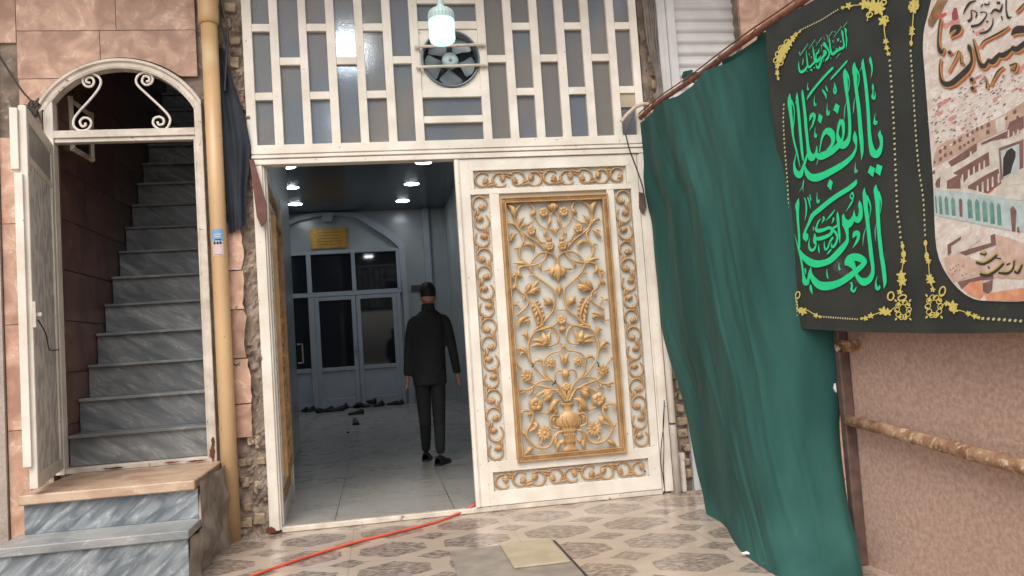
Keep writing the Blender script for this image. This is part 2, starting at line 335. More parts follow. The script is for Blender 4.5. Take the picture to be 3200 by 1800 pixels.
# hall walls, one object each
hl = MB(); hl.box(-.998,-.975,.06,4.46,0,HZ); hl.box(HX0-.1,HX0,4.56,HY1,0,HZ); hl.box(HX0-.1,-.975,4.46,4.56,0,HZ)
tag(hl.build('hall_wall', hallwall), 'pale tiled wall along the left side of the dim hall', 'wall')
hr = MB(); hr.box(HX1,HX1+.1,2.6,HY1,0,HZ); hr.box(HX1+.1,2.3,2.55,2.6,0,HZ); hr.box(2.2,2.3,.06,2.6,0,4.3)
for z in (.6,1.2,1.8): hr.box(HX1-.004,HX1,2.6,HY1,z,z+.012)
tag(hr.build('hall_wall', hallwall), 'pale tiled wall along the right side of the dim hall beside the walking man', 'wall')
bw = thing('hall_end_wall', (-.25,HY1,0), 'bluish grey end wall of the hall with a vertical strip', 'wall')
MB().box(HX0,HX1,HY1,HY1+.1,0,HZ).build('wall_face', hallwall, bw)
MB().box(1.03,1.17,HY1-.12,HY1,0,HZ).build('pilaster', upvc, bw, bev=.01)
# head wall above the gate, seen from other positions
tag(MB().box(-1.05,-.8,.04,.12,-.04,4.3).box(2.03,2.25,.04,.1,-.04,4.3).build('backing_wall', mortar), 'rough mortar wall behind the door frame', 'wall')

cn = thing('shade_canopy', (-.5,-.7,4.35), 'unseen concrete slab added above the doorways to shade the upper facade', 'shade_canopy')  # added out of view; its depth is set to shade the upper walls
MB().box(-6,5.5,-.9,.14,4.35,4.5).build('slab', plaster, cn)
MB().box(-6,5.5,-.94,-.9,4.3,4.55).build('fascia', plaster, cn)

# ================================================================== LEFT WALL, ARCHED STAIR DOORWAY
AX, AZ, AR0, AR1 = -1.58, 2.561, .517, .588
def arch_z(x, r):
    d = x-AX
    return AZ+sqrt(max(r*r-d*d, 0)) if abs(d) < r else None
mw = thing('marble_wall', (-1.6,0,-.04), 'pink marble clad wall around the arched stair doorway', 'wall')
bk = MB()
n = 24
def arched(mb, x0, x1, ztop, y0, y1, r, zlow):
    for i in range(n):
        a, b = x0+(x1-x0)*i/n, x0+(x1-x0)*(i+1)/n
        za = max(arch_z(a, r) or zlow, zlow); zb = max(arch_z(b, r) or zlow, zlow)
        if za >= ztop-.003 and zb >= ztop-.003: continue
        za, zb = min(za, ztop-.002), min(zb, ztop-.002)
        mb.add([(a,y0,za),(b,y0,zb),(b,y0,ztop),(a,y0,ztop),(a,y1,za),(b,y1,zb),(b,y1,ztop),(a,y1,ztop)], [(0,1,2,3),(7,6,5,4),(0,4,5,1),(3,2,6,7)]+([(0,3,7,4)] if i == 0 else [])+([(1,5,6,2)] if i == n-1 else []))
arched(bk, -2.08, -1.08, 4.3, .03, .14, AR1-.03, 2.86)
bk.box(-2.5,-2.081,.03,.14,-.04,4.3); bk.box(-1.079,-.94,.03,.14,-.04,4.3)
bk.build('wall_core', mortar, mw)
def slab(x0, x1, z0, z1, y=0., th=.03, nm='marble_tile'):
    mb = MB(); g = .0022
    if z0 < AZ+AR1 and x1 > AX-AR1 and x0 < AX+AR1: 
        arched(mb, x0+g, x1-g, z1-g, y, y+th-.002, AR1+.012, z0+g)
    else: mb.box(x0+g, x1-g, y, y+th-.002, z0+g, z1-g)
    return mb.build(nm, pink, mw)
slab(-2.21,-1.595,3.345,3.95); slab(-1.595,-1.09,3.345,3.95)
slab(-2.21,-1.70,3.025,3.345); slab(-1.70,-1.09,3.025,3.345)
slab(-2.205,-1.93,2.645,3.025)
slab(-2.2,-2.045,2.08,2.645,.0); slab(-2.2,-2.045,1.43,2.08,.0); slab(-2.2,-2.045,.76,1.43,.0); slab(-2.2,-2.045,-.03,.76,.0)
for z0, z1 in ((.76,1.43),(1.43,2.08),(-.03,.76)): slab(-2.335,-2.205,z0,z1,.008)
slab(-2.335,-2.215,2.08,2.645,.01); slab(-2.9,-2.215,3.27,3.95,.012)
slab(-1.068,-1.045,.4,2.62,.006)
nb = MB().box(-6,-2.34,-.015,.1,-.04,4.3)
tag(nb.build('plaster_wall', plaster), 'pale grey plaster wall at the far left of the marble', 'wall')

sf = thing('stair_doorway', (-1.56,0,.46), 'white arched metal door frame with two scrolls over the marble stairs', 'door frame')
ring = MB()
a0, a1 = math.asin(.5/AR1), math.asin(-.5/AR1)
K = 40
def ringpt(r, k, full=.508):
    lim = math.acos(full/r) if r > full else 0
    ang = pi-lim-(pi-2*lim)*k/K; return (AX+r*cos(ang), AZ+r*sin(ang))
rings = [(AR1,-.012),(AR1-.004,-.032),(AR1-.022,-.036),(AR1-.030,-.022),(AR0+.02,-.022),(AR0+.012,-.034),(AR0,-.03),(AR0,.05)]
ring.grid(lambda u, v: (lambda q, y: (q[0], y, q[1]))(ringpt(rings[round(v*7)][0], round(u*K), .507 if rings[round(v*7)][0] > .55 else .46+.047*(rings[round(v*7)][0]-AR0)/.07), rings[round(v*7)][1]), K, 7)
ring.build('arch', whited, sf, smooth=False)
j = MB(); j.box(-2.045,-1.995,-.03,.05,.46,2.86); j.box(-2.06,-2.045,-.012,.04,.46,2.86); j.build('jamb', white, sf, bev=.003)
j = MB(); j.box(-1.12,-1.072,-.03,.05,.46,2.85); j.box(-1.133,-1.12,-.018,.03,.5,2.6); j.build('jamb', whited, sf, bev=.003)
j = MB(); j.box(-1.995,-1.12,-.03,.05,2.62,2.67); j.box(-1.995,-1.12,-.018,.04,2.592,2.62); j.build('transom', whited, sf, bev=.003)
j = MB(); j.box(-1.995,-1.12,-.02,.05,.462,.497); j.build('sill', whited, sf, bev=.004)
rp = MB()
for (x, z, sx, sz) in ((-1.098,.52,.016,.055),(-1.092,.59,.012,.03),(-1.2,.478,.06,.007),(-1.36,.482,.05,.005),(-1.7,.478,.07,.006)):
    rp.add([(x+cos(a)*sx*(.7+.6*random.random()), -.0335, z+sin(a)*sz*(.6+.7*random.random())) for a in [k*pi/9 for k in range(18)]], [tuple(range(18))])
rp.build('rust_patch', rust, sf)
c1 = crop(0,0,1.61)
def scroll(pts, r, y=.0):
    q = catmull(pts, 6); return MB().tube([P(*c1(a, b), y) for a, b in q], r, 8)
def spir(cx, cz, r0, r1, a0, turns, cw=1, N=18):
    return [(cx+(r0+(r1-r0)*i/N)*cos(a0+cw*2*pi*turns*i/N), cz+(r0+(r1-r0)*i/N)*sin(a0+cw*2*pi*turns*i/N)) for i in range(N+1)]
L_ = [(455,418),(435,412),(440,392),(462,392),(473,412),(460,435),(430,432),(416,405),(430,378),(470,372),(505,400),(500,440),(455,500),(400,560),(372,600),(372,635),(400,657),(440,652),(460,622),(448,598),(420,594),(403,612),(412,635),(430,632),(430,618)]
R_ = [(735,410),(750,408),(748,388),(725,385),(715,410),(735,428),(762,418),(768,392),(750,370),(715,368),(688,390),(690,425),(740,475),(810,540),(850,585),(855,615),(835,648),(800,650),(772,625),(775,598),(800,588),(822,600),(822,622),(800,628),(792,612)]
scroll(L_, .0085, -.005).build('scroll', white, sf, smooth=True)
scroll(R_, .0085, -.005).build('scroll', white, sf, smooth=True)

# open leaf of that doorway
lf = thing('stair_door', (-2.02,-.03,.5), 'grey frosted metal door leaf standing open at the foot of the stairs', 'door')
H0 = Vector((-2.02,-.035,0)); H1 = Vector((-1.845,-.90,0)); dv = (H1-H0).normalized(); nv = Vector((-dv.y, dv.x, 0))  # nv: towards +x
W_ = (H1-H0).length
def lbox(mb, a0, a1, t0, t1, z0, z1):
    vs = [H0+dv*a+nv*t+Vector((0,0,z)) for a in (a0,a1) for t in (t0,t1) for z in (z0,z1)]
    return mb.add(vs, [(0,1,3,2),(4,6,7,5),(0,4,5,1),(2,3,7,6),(0,2,6,4),(1,5,7,3)])
def doorpanel():
    m = mat('perforated_grey', rgb(224,219,212), rgb(184,181,178), 16, .5, .15, 60, stretch=(1,1,.6), contrast=(.44,.56)); return m
fr = MB(); lbox(fr,0,.07,-.02,.02,.5,2.58); lbox(fr,W_-.06,W_,-.02,.02,.5,2.58); lbox(fr,.07,W_-.06,-.02,.02,.5,.57); lbox(fr,.07,W_-.06,-.02,.02,2.5,2.58); lbox(fr,.07,W_-.06,-.018,.018,2.28,2.32)
fr.build('frame', white, lf, bev=.003)
pn = MB(); lbox(pn,.07,W_-.06,-.006,.010,.57,2.28); pn.build('panel', doorpanel(), lf)
pn = MB(); lbox(pn,.07,W_-.06,-.006,.012,2.32,2.5); pn.build('panel', mat('grey_paint', rgb(170,164,158), rgb(152,146,142), 8, .5), lf)
rb = MB(); lbox(rb,W_,W_+.022,-.045,-.004,.62,2.2); lbox(rb,W_-.02,W_+.018,-.06,-.02,2.22,2.56); rb.build('rebate_strip', white, lf, bev=.003)
lk = MB(); lbox(lk,W_-.045,W_+.008,.02,.035,1.36,1.5); lbox(lk,W_-.03,W_-.01,.035,.06,1.42,1.44); lk.build('lock', whited, lf)
wr = MB().tube([H0+dv*a+nv*t+Vector((0,0,z)) for a, t, z in catmull([(W_-.03,.04,1.40),(W_-.12,.06,1.33),(W_-.25,.05,1.27),(W_-.4,.04,1.24),(.1,.03,1.25)],4)], .004, 6)
wr.build('pull_wire', black, lf)

# outer steps
st = thing('outer_steps', (-1.47,-.8,-.04), 'two grey blue marble steps with cream top slab below the arched doorway', 'steps')
j = MB().box(-1.93,-1.05,-.80,-.001,.2,.41); j.box(-1.95,-1.06,-1.10,-.001,-.04,.2); j.build('step_core', concrete, st)
def jag(x0, x1, y0, y1, z0, z1):
    m = MB(); m.box(x0,x1,y0,y1,z0,z1); return m
jag(-1.945,-1.04,-.86,-.031,.412,.465).build('top_slab', cream, st, bev=.006)
jag(-1.93,-1.035,-.82,-.80,.25,.412).build('riser', blue, st, bev=.002)
jag(-1.965,-1.02,-1.14,-.80,.205,.25).build('tread', tread, st, bev=.004)
jag(-1.935,-1.03,-1.12,-1.10,-.04,.205).build('riser', blue, st, bev=.002)
def rough_side(u, v):
    y = -1.10+u*1.09; z = -.04+v*.5; z = min(z, .45 if y > -.84 else .2)
    d = .03+.045*noise.noise(Vector((y*4, z*5, 1)))+.02*noise.noise(Vector((y*14, z*14, 3)))
    return (-1.045+max(d, .004)+(.02 if y > -.3 else 0), y, z)
MB().grid(rough_side, 30, 16).build('broken_edge', concrete, st, smooth=True)

# the staircase inside
sc_ = thing('staircase', (-1.55,.3,.5), 'grey marble staircase climbing between brown walls behind the arched doorway', 'staircase')
TR, RI = .2015, .222
zz, yy = .5, .03
for i in range(17):
    rz = RI if i else .20
    s = MB(); s.box(-1.985,-1.105,yy+.015,yy+TR+.03,zz+.0,zz+rz-.022)
    r = s.build('step', bluestair, sc_, bev=.001)
    MB().box(-1.985,-1.105,yy-.014,yy+TR+.012,zz+rz-.022,zz+rz).build('tread', treadin, r, bev=.005)
    zz += rz; yy += TR
lw = thing('stair_wall', (-2.0,1.5,.4), 'brown marble tiled wall on the left of the inner stairs', 'wall')
cr = random.Random(3)
for i in range(15):
    z = .1+i*.335
    x = .02-cr.random()*.5
    while x < 4.2:
        y0, y1 = max(x, .055), min(x+.82, 4.2)
        MB().box(-2.02,-1.99-.0015*cr.random(),y0+.003,y1-.003,z+.003,z+.332).build('wall_tile', brownm, lw)
        x += .82
MB().box(-2.12,-2.022,.145,4.3,0,5.2).build('wall_core', mortar, lw)
tag(MB().box(-1.10,-1.0,.145,4.3,0,5.2).build('stair_side_wall', brownm), 'brown wall on the right of the inner stairs', 'wall')
tag(MB().box(-2.1,-1.0,4.2,4.3,0,5.2).build('stair_end_wall', brownm), 'dark brown wall at the top of the inner stairs', 'wall')
struct(MB().box(-2.1,-1.0,.05,4.3,5.0,5.1).build('stair_ceiling', plaster))
wn = thing('stair_niche', tuple(SX(*c1(400,640),-1.985)), 'small pale framed opening in the brown wall beside the stairs', 'window')
q = [SX(*c1(a,b),-1.985) for a, b in ((350,500),(455,580),(460,800),(362,745))]
for a, b in ((0,1),(1,2),(2,3),(3,0)):
    d = (q[b]-q[a]).normalized()*.02
    MB().tube([q[a]-d, q[b]+d], .022, 4).build('frame', whited, wn)
MB().add([p+Vector((.003,0,0)) for p in q], [(0,1,2,3)]).build('pane', darkglass, wn)
# ================================================================== THE GATE
gt = thing('entrance_gate', (.62,0,-.02), 'wide cream white double gate with lattice window above and gold scrollwork door', 'gate')
LC = [(-.722,-.606),(-.548,-.413),(-.36,-.229),(-.17,-.035),(.022,.156),(.215,.342)]
RC = [(.878,1.01),(1.07,1.2),(1.26,1.388),(1.451,1.578),(1.639,1.77),(1.829,1.943)]
ZT = 3.86
j = MB(); j.box(-.765,-.70,-.03,.06,-.02,2.40); j.box(-.70,-.688,-.012,.05,-.02,2.40); j.build('jamb', white, gt, bev=.003)
j = MB(); j.box(1.935,2.0,-.03,.06,-.02,2.40); j.box(1.923,1.935,-.02,.05,-.02,2.40); j.build('jamb', white, gt, bev=.003)
j = MB(); j.box(-.765,2.0,-.035,.06,2.402,2.436); j.box(-.765,2.0,-.024,.06,2.436,2.444); j.box(-.765,2.0,-.04,.06,2.444,2.466); j.box(-.765,2.0,-.022,.06,2.466,2.474); j.box(-.765,2.0,-.036,.06,2.474,2.535)
j.build('head_rail', white, gt, bev=.0025)
j = MB(); j.box(-.688,1.923,-.02,.04,-.038,-.004); j.build('sill', whited, gt, bev=.004)
j = MB(); j.add([(-.79,-.034,-.03),(-.72,-.034,-.03),(-.73,-.034,.02),(-.75,-.034,.05),(-.785,-.034,.03)], [(0,1,2,3,4)]); j.v = [Vector((v.x, v.y, v.z*.5-.012)) for v in j.v]; j.build('rust_patch', rust, gt)
lat = MB(); yf, yb = -.03, .03
bars = []
allc = LC+[(.403,.817)]+RC
edges = [-.785]+[x for c in allc for x in c]+[2.0]
for k in range(0, len(edges), 2): lat.box(edges[k], edges[k+1], yf, yb, 2.535, ZT)
for k, (a, b) in enumerate(allc):
    if k == 6:
        rows = [(3.387-.0,2.842)]
        for z0, z1 in ((2.66,2.709),(2.842,2.905),(3.33,3.387),(3.514,3.57)): lat.box(a-.001, b+.001, yf+.003, yb, z0, z1)
        continue
    odd = k in (0,2,4) or k in (8,10,12)
    zs = (2.845,3.321,3.80) if odd else (3.086,3.565)
    for z in zs: lat.box(a-.001, b+.001, yf+.003, yb, z, z+.053)
lat.box(-.785,2.0,yf-.002,yb,ZT,ZT+.06)
lat.build('lattice', white, gt, bev=.0025)
# fan plate: a sheet with a round hole
fx, fz, fr_ = .618, 3.118, .207
pl = MB(); N = 48
def sq(k):
    a = 2*pi*k/N; c, s = cos(a), sin(a); m = max(abs(c)/.2085, abs(s)/.2125); return (c/m, s/m)
pl.add([(fx-.008+sq(k)[0], -.016, fz+sq(k)[1]) for k in range(N)]+[(fx+fr_*cos(2*pi*k/N)*.985, -.016, fz+fr_*sin(2*pi*k/N)*.985) for k in range(N)], [(k,(k+1)%N,N+(k+1)%N,N+k) for k in range(N)])
pl.build('fan_plate', white, gt)
for k, (a, b) in enumerate(allc):
    if k == 6: cells = [(2.535,2.66),(2.709,2.842),(3.387,3.514),(3.57,ZT)]
    else:
        zs = (2.845,3.321,3.80) if (k in (0,2,4) or k in (8,10,12)) else (3.086,3.565)
        lo = 2.535; cells = []
        for z in zs: cells.append((lo, z)); lo = z+.053
        cells.append((lo, ZT))
    for z0, z1 in cells:
        if z1-z0 < .02: continue
        tl = .0015*noise.noise(Vector((a*7, z0*5, 2)))
        MB().add([(a-.012,.001+tl,z0-.012),(b+.012,.001-tl,z0-.012),(b+.012,.001-tl*.5,z1+.012),(a-.012,.001+tl*.6,z1+.012)], [(0,1,2,3)]).build('pane', glass, gt)
MB().box(1.82,1.95,-.014,-.008,2.745,2.85).build('filler_board', beige, gt)

# exhaust fan
ef = thing('exhaust_fan', (fx,0,fz), 'round metal exhaust fan in the white lattice behind the hanging bulb', 'fan')
prof = [(fr_-.004,.09),(fr_,.07),(fr_,-.03),(fr_-.004,-.036),(fr_-.016,-.03),(fr_-.016,.088)]
MB().lathe((fx,0,fz), prof, 48, 'y').build('housing', fanm, ef, smooth=True)
h = MB().lathe((fx,.02,fz), [(.0,-.022),(.035,-.022),(.055,-.014),(.06,.0),(.06,.03)], 24, 'y'); h.build('hub', lampcap, ef, smooth=True)
h = MB().lathe((fx,-.004,fz), [(.0,-.006),(.01,-.006),(.012,0)], 12, 'y'); h.build('nut', steel, ef)
for k in range(5):
    a0 = radians(-90+72*k); b = MB()
    def bl(u, v):
        r = .055+.125*u; wd = (.24+.46*u)*sqrt(max(1-u**7*.8, 0)); a = a0+(v-.5)*2*wd*(.6 if u < .1 else 1)
        return (fx+r*cos(a), .03+(v-.5)*.05, fz+r*sin(a))
    b.grid(bl, 8, 5); b.build('blade', blade, ef, smooth=True)
gr = MB()
for r in (.185,.172,.158,.144,.130,.116,.102,.088): gr.tube([(fx+r*cos(2*pi*k/40), .085, fz+r*sin(2*pi*k/40)) for k in range(41)], .0018, 5)
for k in range(8): gr.tube([(fx+.06*cos(k*pi/4+.2),.085,fz+.06*sin(k*pi/4+.2)),(fx+.19*cos(k*pi/4+.2),.085,fz+.19*sin(k*pi/4+.2))], .003, 5)
gr.build('grille', black, ef)
MB().box(fx-.09,fx+.09,.10,.13,fz-.02,fz+.02).build('motor_bracket', fanm, ef)
for (xa, za, xb, zb) in ((.371,3.196,.868,3.207),(.374,3.05,.875,3.061)):
    b = MB().tube([(xa,-.05,za),(xb,-.05,zb)], .011, 8)
    b.tube([(xa+.012,-.055,za),(xa+.012,-.025,za)], .014, 8); b.tube([(xb-.012,-.055,zb),(xb-.012,-.025,zb)], .014, 8)
    b.build('guard_bar', whited, ef)

# hanging lamp
LX, LY = .512, -.6
hb = thing('hanging_bulb', (LX,LY,3.02), 'lit cylindrical LED bulb hanging in front of the exhaust fan', 'light bulb')
MB().lathe((LX,LY,3.013), [(.0,0),(.06,.003),(.076,.014),(.081,.03),(.081,.145),(.078,.152)], 32).build('globe', bulb, hb, smooth=True)
cp = MB(); pr = [(.080,.153),(.080,.185),(.074,.205),(.058,.222),(.03,.232),(.022,.25),(.022,.27)]
cp.lathe((LX,LY,3.013), pr, 24)
for k in range(24):
    a = 2*pi*k/24; cp.tube([(LX+.081*cos(a),LY+.081*sin(a),3.166),(LX+.081*cos(a),LY+.081*sin(a),3.198),(LX+.072*cos(a),LY+.072*sin(a),3.222),(LX+.05*cos(a),LY+.05*sin(a),3.238)], .0035, 4)
cp.build('cap', lampcap, hb)
MB().lathe((LX,LY,3.28), [(.02,0),(.02,.05),(.012,.06)], 16).build('socket', lampcap, hb)
MB().tube([(LX,LY,3.34),(LX-.003,LY,3.6),(LX-.01,LY+.02,4.3)], .006, 8).build('cord', lampcap, hb)

# ------------------------------------------------------------------ gate leaves with gold ornament; local x from hinge, leaf faces -y
HXr = 1.921
def loc(mb, hx): return mb
def ridge(mb, pts, w0=None, hgt=.45, y=-.012, minh=.004):
    # pts: list of (X, Z, w): raised rounded strip facing -y
    o = len(mb.v); N = len(pts)
    for i, (x, z, wd) in enumerate(pts):
        a = pts[max(i-1,0)]; b = pts[min(i+1,N-1)]; dx, dz = b[0]-a[0], b[1]-a[1]; l = sqrt(dx*dx+dz*dz) or 1e-6
        nx, nz_ = -dz/l, dx/l; hh = max(wd*hgt, minh)
        for t, q in ((-.5,0),(-.38,.62),(-.12,1.),(.12,1.),(.38,.62),(.5,0)):
            mb.v.append(Vector((x+nx*t*wd, y-q*hh, z+nz_*t*wd)))
    for i in range(N-1):
        for k in range(5): mb.f.append((o+i*6+k, o+i*6+k+1, o+(i+1)*6+k+1, o+(i+1)*6+k))
def flower(mb, x, z, r, n=6, y=-.014, rot=0., tilt=0.):
    for k in range(n):
        a = rot+2*pi*k/n; pts = []
        for i in range(7):
            u = i/6; rr = r*(.18+.8*u); wv = r*2.0*sin(pi*(.15+.8*u))*(.95 if n < 8 else .62)*(3/n)**.55*.9
            pts.append((x+rr*cos(a), z+rr*sin(a), max(wv, .002)))
        ridge(mb, pts, hgt=.28, y=y-.0004*k)
    # centre boss
    o = len(mb.v)
    for i, (q, h) in enumerate(((1,0),(.8,.5),(.45,.85),(.0,1))):
        for k in range(10): mb.v.append(Vector((x+r*.3*q*cos(2*pi*k/10), y-.006-h*.010, z+r*.3*q*sin(2*pi*k/10))))
    for i in range(3):
        for k in range(10): mb.f.append((o+i*10+k, o+i*10+(k+1)%10, o+(i+1)*10+(k+1)%10, o+(i+1)*10+k))
O1, O2, O3, O4 = crop(1550,610,6.587), crop(1560,820,6.587), crop(1580,1020,6.587), crop(1590,1220,6.587)
SC = CD/CF/6.587   # crop pixel -> metres on the gate
def tr(o, pts):
    out = []
    for q in pts:
        p = P(*o(q[0], q[1]), 0.); out.append((p.x, p.z, q[2]*SC if len(q) > 2 else None))
    return out
def leafw(o, pts, wmax, w0=14, w1=4):
    wmax *= 1.18; N = len(pts)-1; q = catmull([(a, b, w0+(wmax-w0)*sin(pi*min(1,(i/N)*.9+.12))**1.0 if 0 < i < N else (w0 if i == 0 else w1)) for i, (a, b) in enumerate(pts)], 4); return tr(o, q)
def stem(o, pts, w):
    w = [v*1.14 for v in w] if isinstance(w, (list, tuple)) else w*1.14
    if isinstance(w, (int, float)): ws = [w]*len(pts)
    else: ws = [w[0]+(w[1]-w[0])*i/(len(pts)-1) for i in range(len(pts))] if len(w) == 2 else w
    return tr(o, catmull([(a, b, c) for (a, b), c in zip(pts, ws)], 4))
ST = []; 
s_ = lambda o, w, *p: ST.append(stem(o, p, w))
l_ = lambda o, w, *p: ST.append(leafw(o, p, w))
s_(O1,44,(1040,1170),(960,1080),(850,980),(700,880),(560,800),(480,730),(430,640),(395,560),(380,450),(400,380),(430,290),(500,210),(600,160),(700,180),(760,250),(785,320))
l_(O1,95,(785,300),(770,360),(730,400),(680,440)); l_(O1,120,(385,520),(370,380),(320,270),(190,180)); l_(O1,60,(430,690),(370,610),(270,580),(215,640))
l_(O1,80,(450,660),(480,560),(590,460)); l_(O1,60,(480,700),(560,620),(650,620)); s_(O1,(50,14),(560,640),(660,610),(740,530),(800,410))
s_(O1,(22,34),(805,400),(830,520),(890,620),(1000,690),(1040,700)); s_(O1,(30,20),(1040,680),(1100,580),(1080,500),(1130,390),(1165,350))
l_(O1,70,(1030,670),(1090,560),(1110,450)); l_(O1,130,(1165,360),(1140,250),(1170,120)); l_(O1,70,(1170,350),(1090,250),(1060,200))
s_(O1,(24,40),(1025,700),(1050,800),(1080,880)); l_(O1,110,(1070,850),(1090,930),(1110,1000)); l_(O1,55,(1015,740),(990,810),(985,880)); l_(O1,60,(1070,700),(1150,720),(1215,840))
s_(O1,40,(770,820),(850,890),(900,970),(1000,990)); l_(O1,70,(440,800),(360,830),(300,930),(225,985)); l_(O1,40,(420,810),(330,800),(240,850))
s_(O1,44,(480,780),(555,860),(550,980),(500,1080),(468,1180),(490,1290),(570,1380),(680,1440),(720,1449))
s_(O1,42,(690,1449),(760,1320),(880,1215),(1000,1185),(1110,1205),(1200,1275),(1235,1400))
s_(O1,42,(1040,1185),(1010,1290),(930,1380),(800,1440),(690,1455))
l_(O1,90,(540,1060),(650,1015),(760,1070),(745,1195)); l_(O1,60,(465,1170),(440,1090),(345,1130)); l_(O1,40,(450,1120),(400,1070))
s_(O2,(46,40),(610,85),(500,75),(390,130),(350,250),(328,400),(350,500),(430,620),(540,690),(590,810),(545,930),(430,1030),(350,1095))
l_(O2,80,(600,75),(450,20),(280,30)); l_(O2,60,(350,190),(300,270),(215,315)); l_(O2,80,(400,120),(390,250),(500,340)); l_(O2,70,(320,440),(290,520),(225,595)); l_(O2,40,(320,350),(260,320),(210,330))
s_(O2,42,(615,75),(660,180),(740,290),(860,380),(1000,480),(1100,570),(1140,740),(1125,880),(1095,1000),(990,1130),(850,1280),(700,1420))
l_(O2,60,(860,10),(825,90),(875,180)); l_(O2,50,(870,180),(980,160),(1090,120))
l_(O2,150,(1185,10),(1180,180),(1215,420)); l_(O2,120,(1160,60),(1080,200),(1075,320)); l_(O2,90,(1190,100),(1130,250),(1150,330)); l_(O2,70,(1215,440),(1190,540),(1150,610)); l_(O2,80,(1215,470),(1220,580),(1218,700))
s_(O2,(30,40),(590,300),(690,265),(780,310)); l_(O2,110,(505,650),(590,530),(640,400)); l_(O2,70,(520,650),(700,500),(830,320)); l_(O2,120,(540,650),(720,570),(850,510)); l_(O2,90,(550,645),(690,620),(745,690)); l_(O2,80,(540,640),(760,590),(850,560))
l_(O2,70,(600,760),(760,930),(850,1110),(860,1240),(740,1370))
for k, (a, b, c, d) in enumerate([(690,850,650,970),(720,930,690,1040),(760,1000,715,1180),(790,1100,760,1290),(800,1190,770,1330),(760,870,850,850),(810,930,890,950),(840,1010,910,1040),(870,1090,910,1150),(720,820,800,790)]): l_(O2,72,(a,b),((a+c)/2+8,(b+d)/2),(c,d))
l_(O2,150,(1090,910),(1010,820),(890,735)); l_(O2,80,(1080,880),(980,860),(900,880)); l_(O2,50,(470,690),(505,750),(470,820)); s_(O2,(34,16),(440,970),(370,900),(350,840),(400,810)); l_(O2,50,(350,890),(280,880),(240,920))
l_(O2,95,(395,1335),(420,1210),(530,1140),(640,1120)); l_(O2,70,(440,1260),(540,1200),(600,1230),(560,1290)); s_(O2,(24,30),(390,1310),(270,1310)); s_(O2,26,(1120,1020),(1180,985),(1270,985))
l_(O2,90,(1170,1290),(1110,1210)); l_(O2,100,(1280,1300),(1300,1380),(1290,1449)); s_(O2,(44,34),(820,1340),(960,1340),(1080,1330),(1180,1240))
s_(O3,(52,44),(960,0),(740,60),(600,110),(500,230),(462,350),(450,500),(470,630),(520,770)); s_(O3,(50,44),(560,100),(660,20),(760,-40))
s_(O3,(42,34),(900,20),(1000,60),(1070,170),(1075,290),(1000,375),(860,400)); l_(O3,150,(860,400),(790,260),(740,120)); l_(O3,110,(850,390),(700,290),(500,290)); l_(O3,90,(890,370),(870,220),(915,80)); l_(O3,80,(820,390),(640,370),(480,430)); l_(O3,120,(900,360),(800,330),(740,440))
l_(O3,80,(455,300),(410,180),(440,60)); l_(O3,50,(430,200),(380,160),(310,200)); l_(O3,90,(450,600),(380,500),(280,450),(185,530)); l_(O3,60,(410,570),(330,540),(270,630))
s_(O3,(24,44),(1230,340),(1150,450),(1080,510),(950,545),(830,620),(765,740),(775,860)); l_(O3,60,(1190,350),(1160,420),(1130,480)); l_(O3,90,(1090,560),(1160,660),(1110,770)); l_(O3,60,(1170,620),(1180,720),(1170,800))
s_(O3,(36,50),(800,800),(800,950),(870,1060),(960,1130),(1040,1180),(1130,1290),(1200,1449)); s_(O3,(34,40),(550,800),(650,920),(790,1050),(900,1105)); l_(O3,60,(560,800),(620,700),(730,710),(760,840))
s_(O3,36,(1010,1080),(1000,970),(1060,910),(1150,915)); l_(O3,110,(1220,870),(1235,980),(1230,1110)); l_(O3,50,(1150,920),(1165,980),(1140,1030)); s_(O3,(20,26),(1222,1090),(1215,1180))
s_(O3,(30,40),(205,780),(330,900)); l_(O3,50,(215,840),(210,790),(215,750)); s_(O3,(36,60),(480,1120),(560,1190),(700,1220),(900,1270),(1050,1330),(1160,1449)); s_(O3,(34,54),(930,1110),(760,1110),(620,1170),(520,1270),(400,1310),(250,1300))
l_(O3,60,(420,1330),(360,1350),(300,1390)); l_(O3,60,(540,1270),(520,1340),(460,1420)); l_(O3,40,(250,1310),(230,1260)); l_(O3,50,(640,1330),(600,1370),(560,1340)); s_(O3,(54,44),(1060,1310),(900,1300),(760,1340),(640,1440)); l_(O3,150,(930,1310),(850,1380),(740,1460)); l_(O3,60,(1090,1400),(1000,1360)); s_(O3,50,(1180,1320),(1215,1460))
s_(O4,(40,44),(850,10),(700,30),(560,110)); l_(O4,150,(890,20),(800,120),(700,230)); l_(O4,70,(880,60),(830,140),(800,220)); s_(O4,50,(980,0),(1080,120),(1150,220)); s_(O4,40,(1130,0),(1190,220))
l_(O4,120,(1060,190),(930,240),(850,380),(760,520)); l_(O4,80,(960,240),(930,360),(860,450)); l_(O4,70,(940,330),(960,420),(900,490)); s_(O4,(40,30),(800,460),(710,460),(620,430))
s_(O4,[60,60,44,44,56,56,60,50,44,44,46,46,44,50,60],(235,550),(235,450),(320,410),(460,430),(485,520),(460,640),(380,780),(345,900),(400,1020),(500,1130),(640,1180),(780,1160),(860,1080),(910,960),(960,900))
l_(O4,80,(480,450),(420,480),(370,530)); l_(O4,110,(470,680),(540,690),(520,770),(370,860)); l_(O4,50,(350,920),(290,870),(235,820)); l_(O4,100,(500,1160),(410,1210),(290,1350)); s_(O4,(30,24),(660,1130),(640,1060),(680,1000)); l_(O4,50,(690,1130),(640,1080),(600,1090))
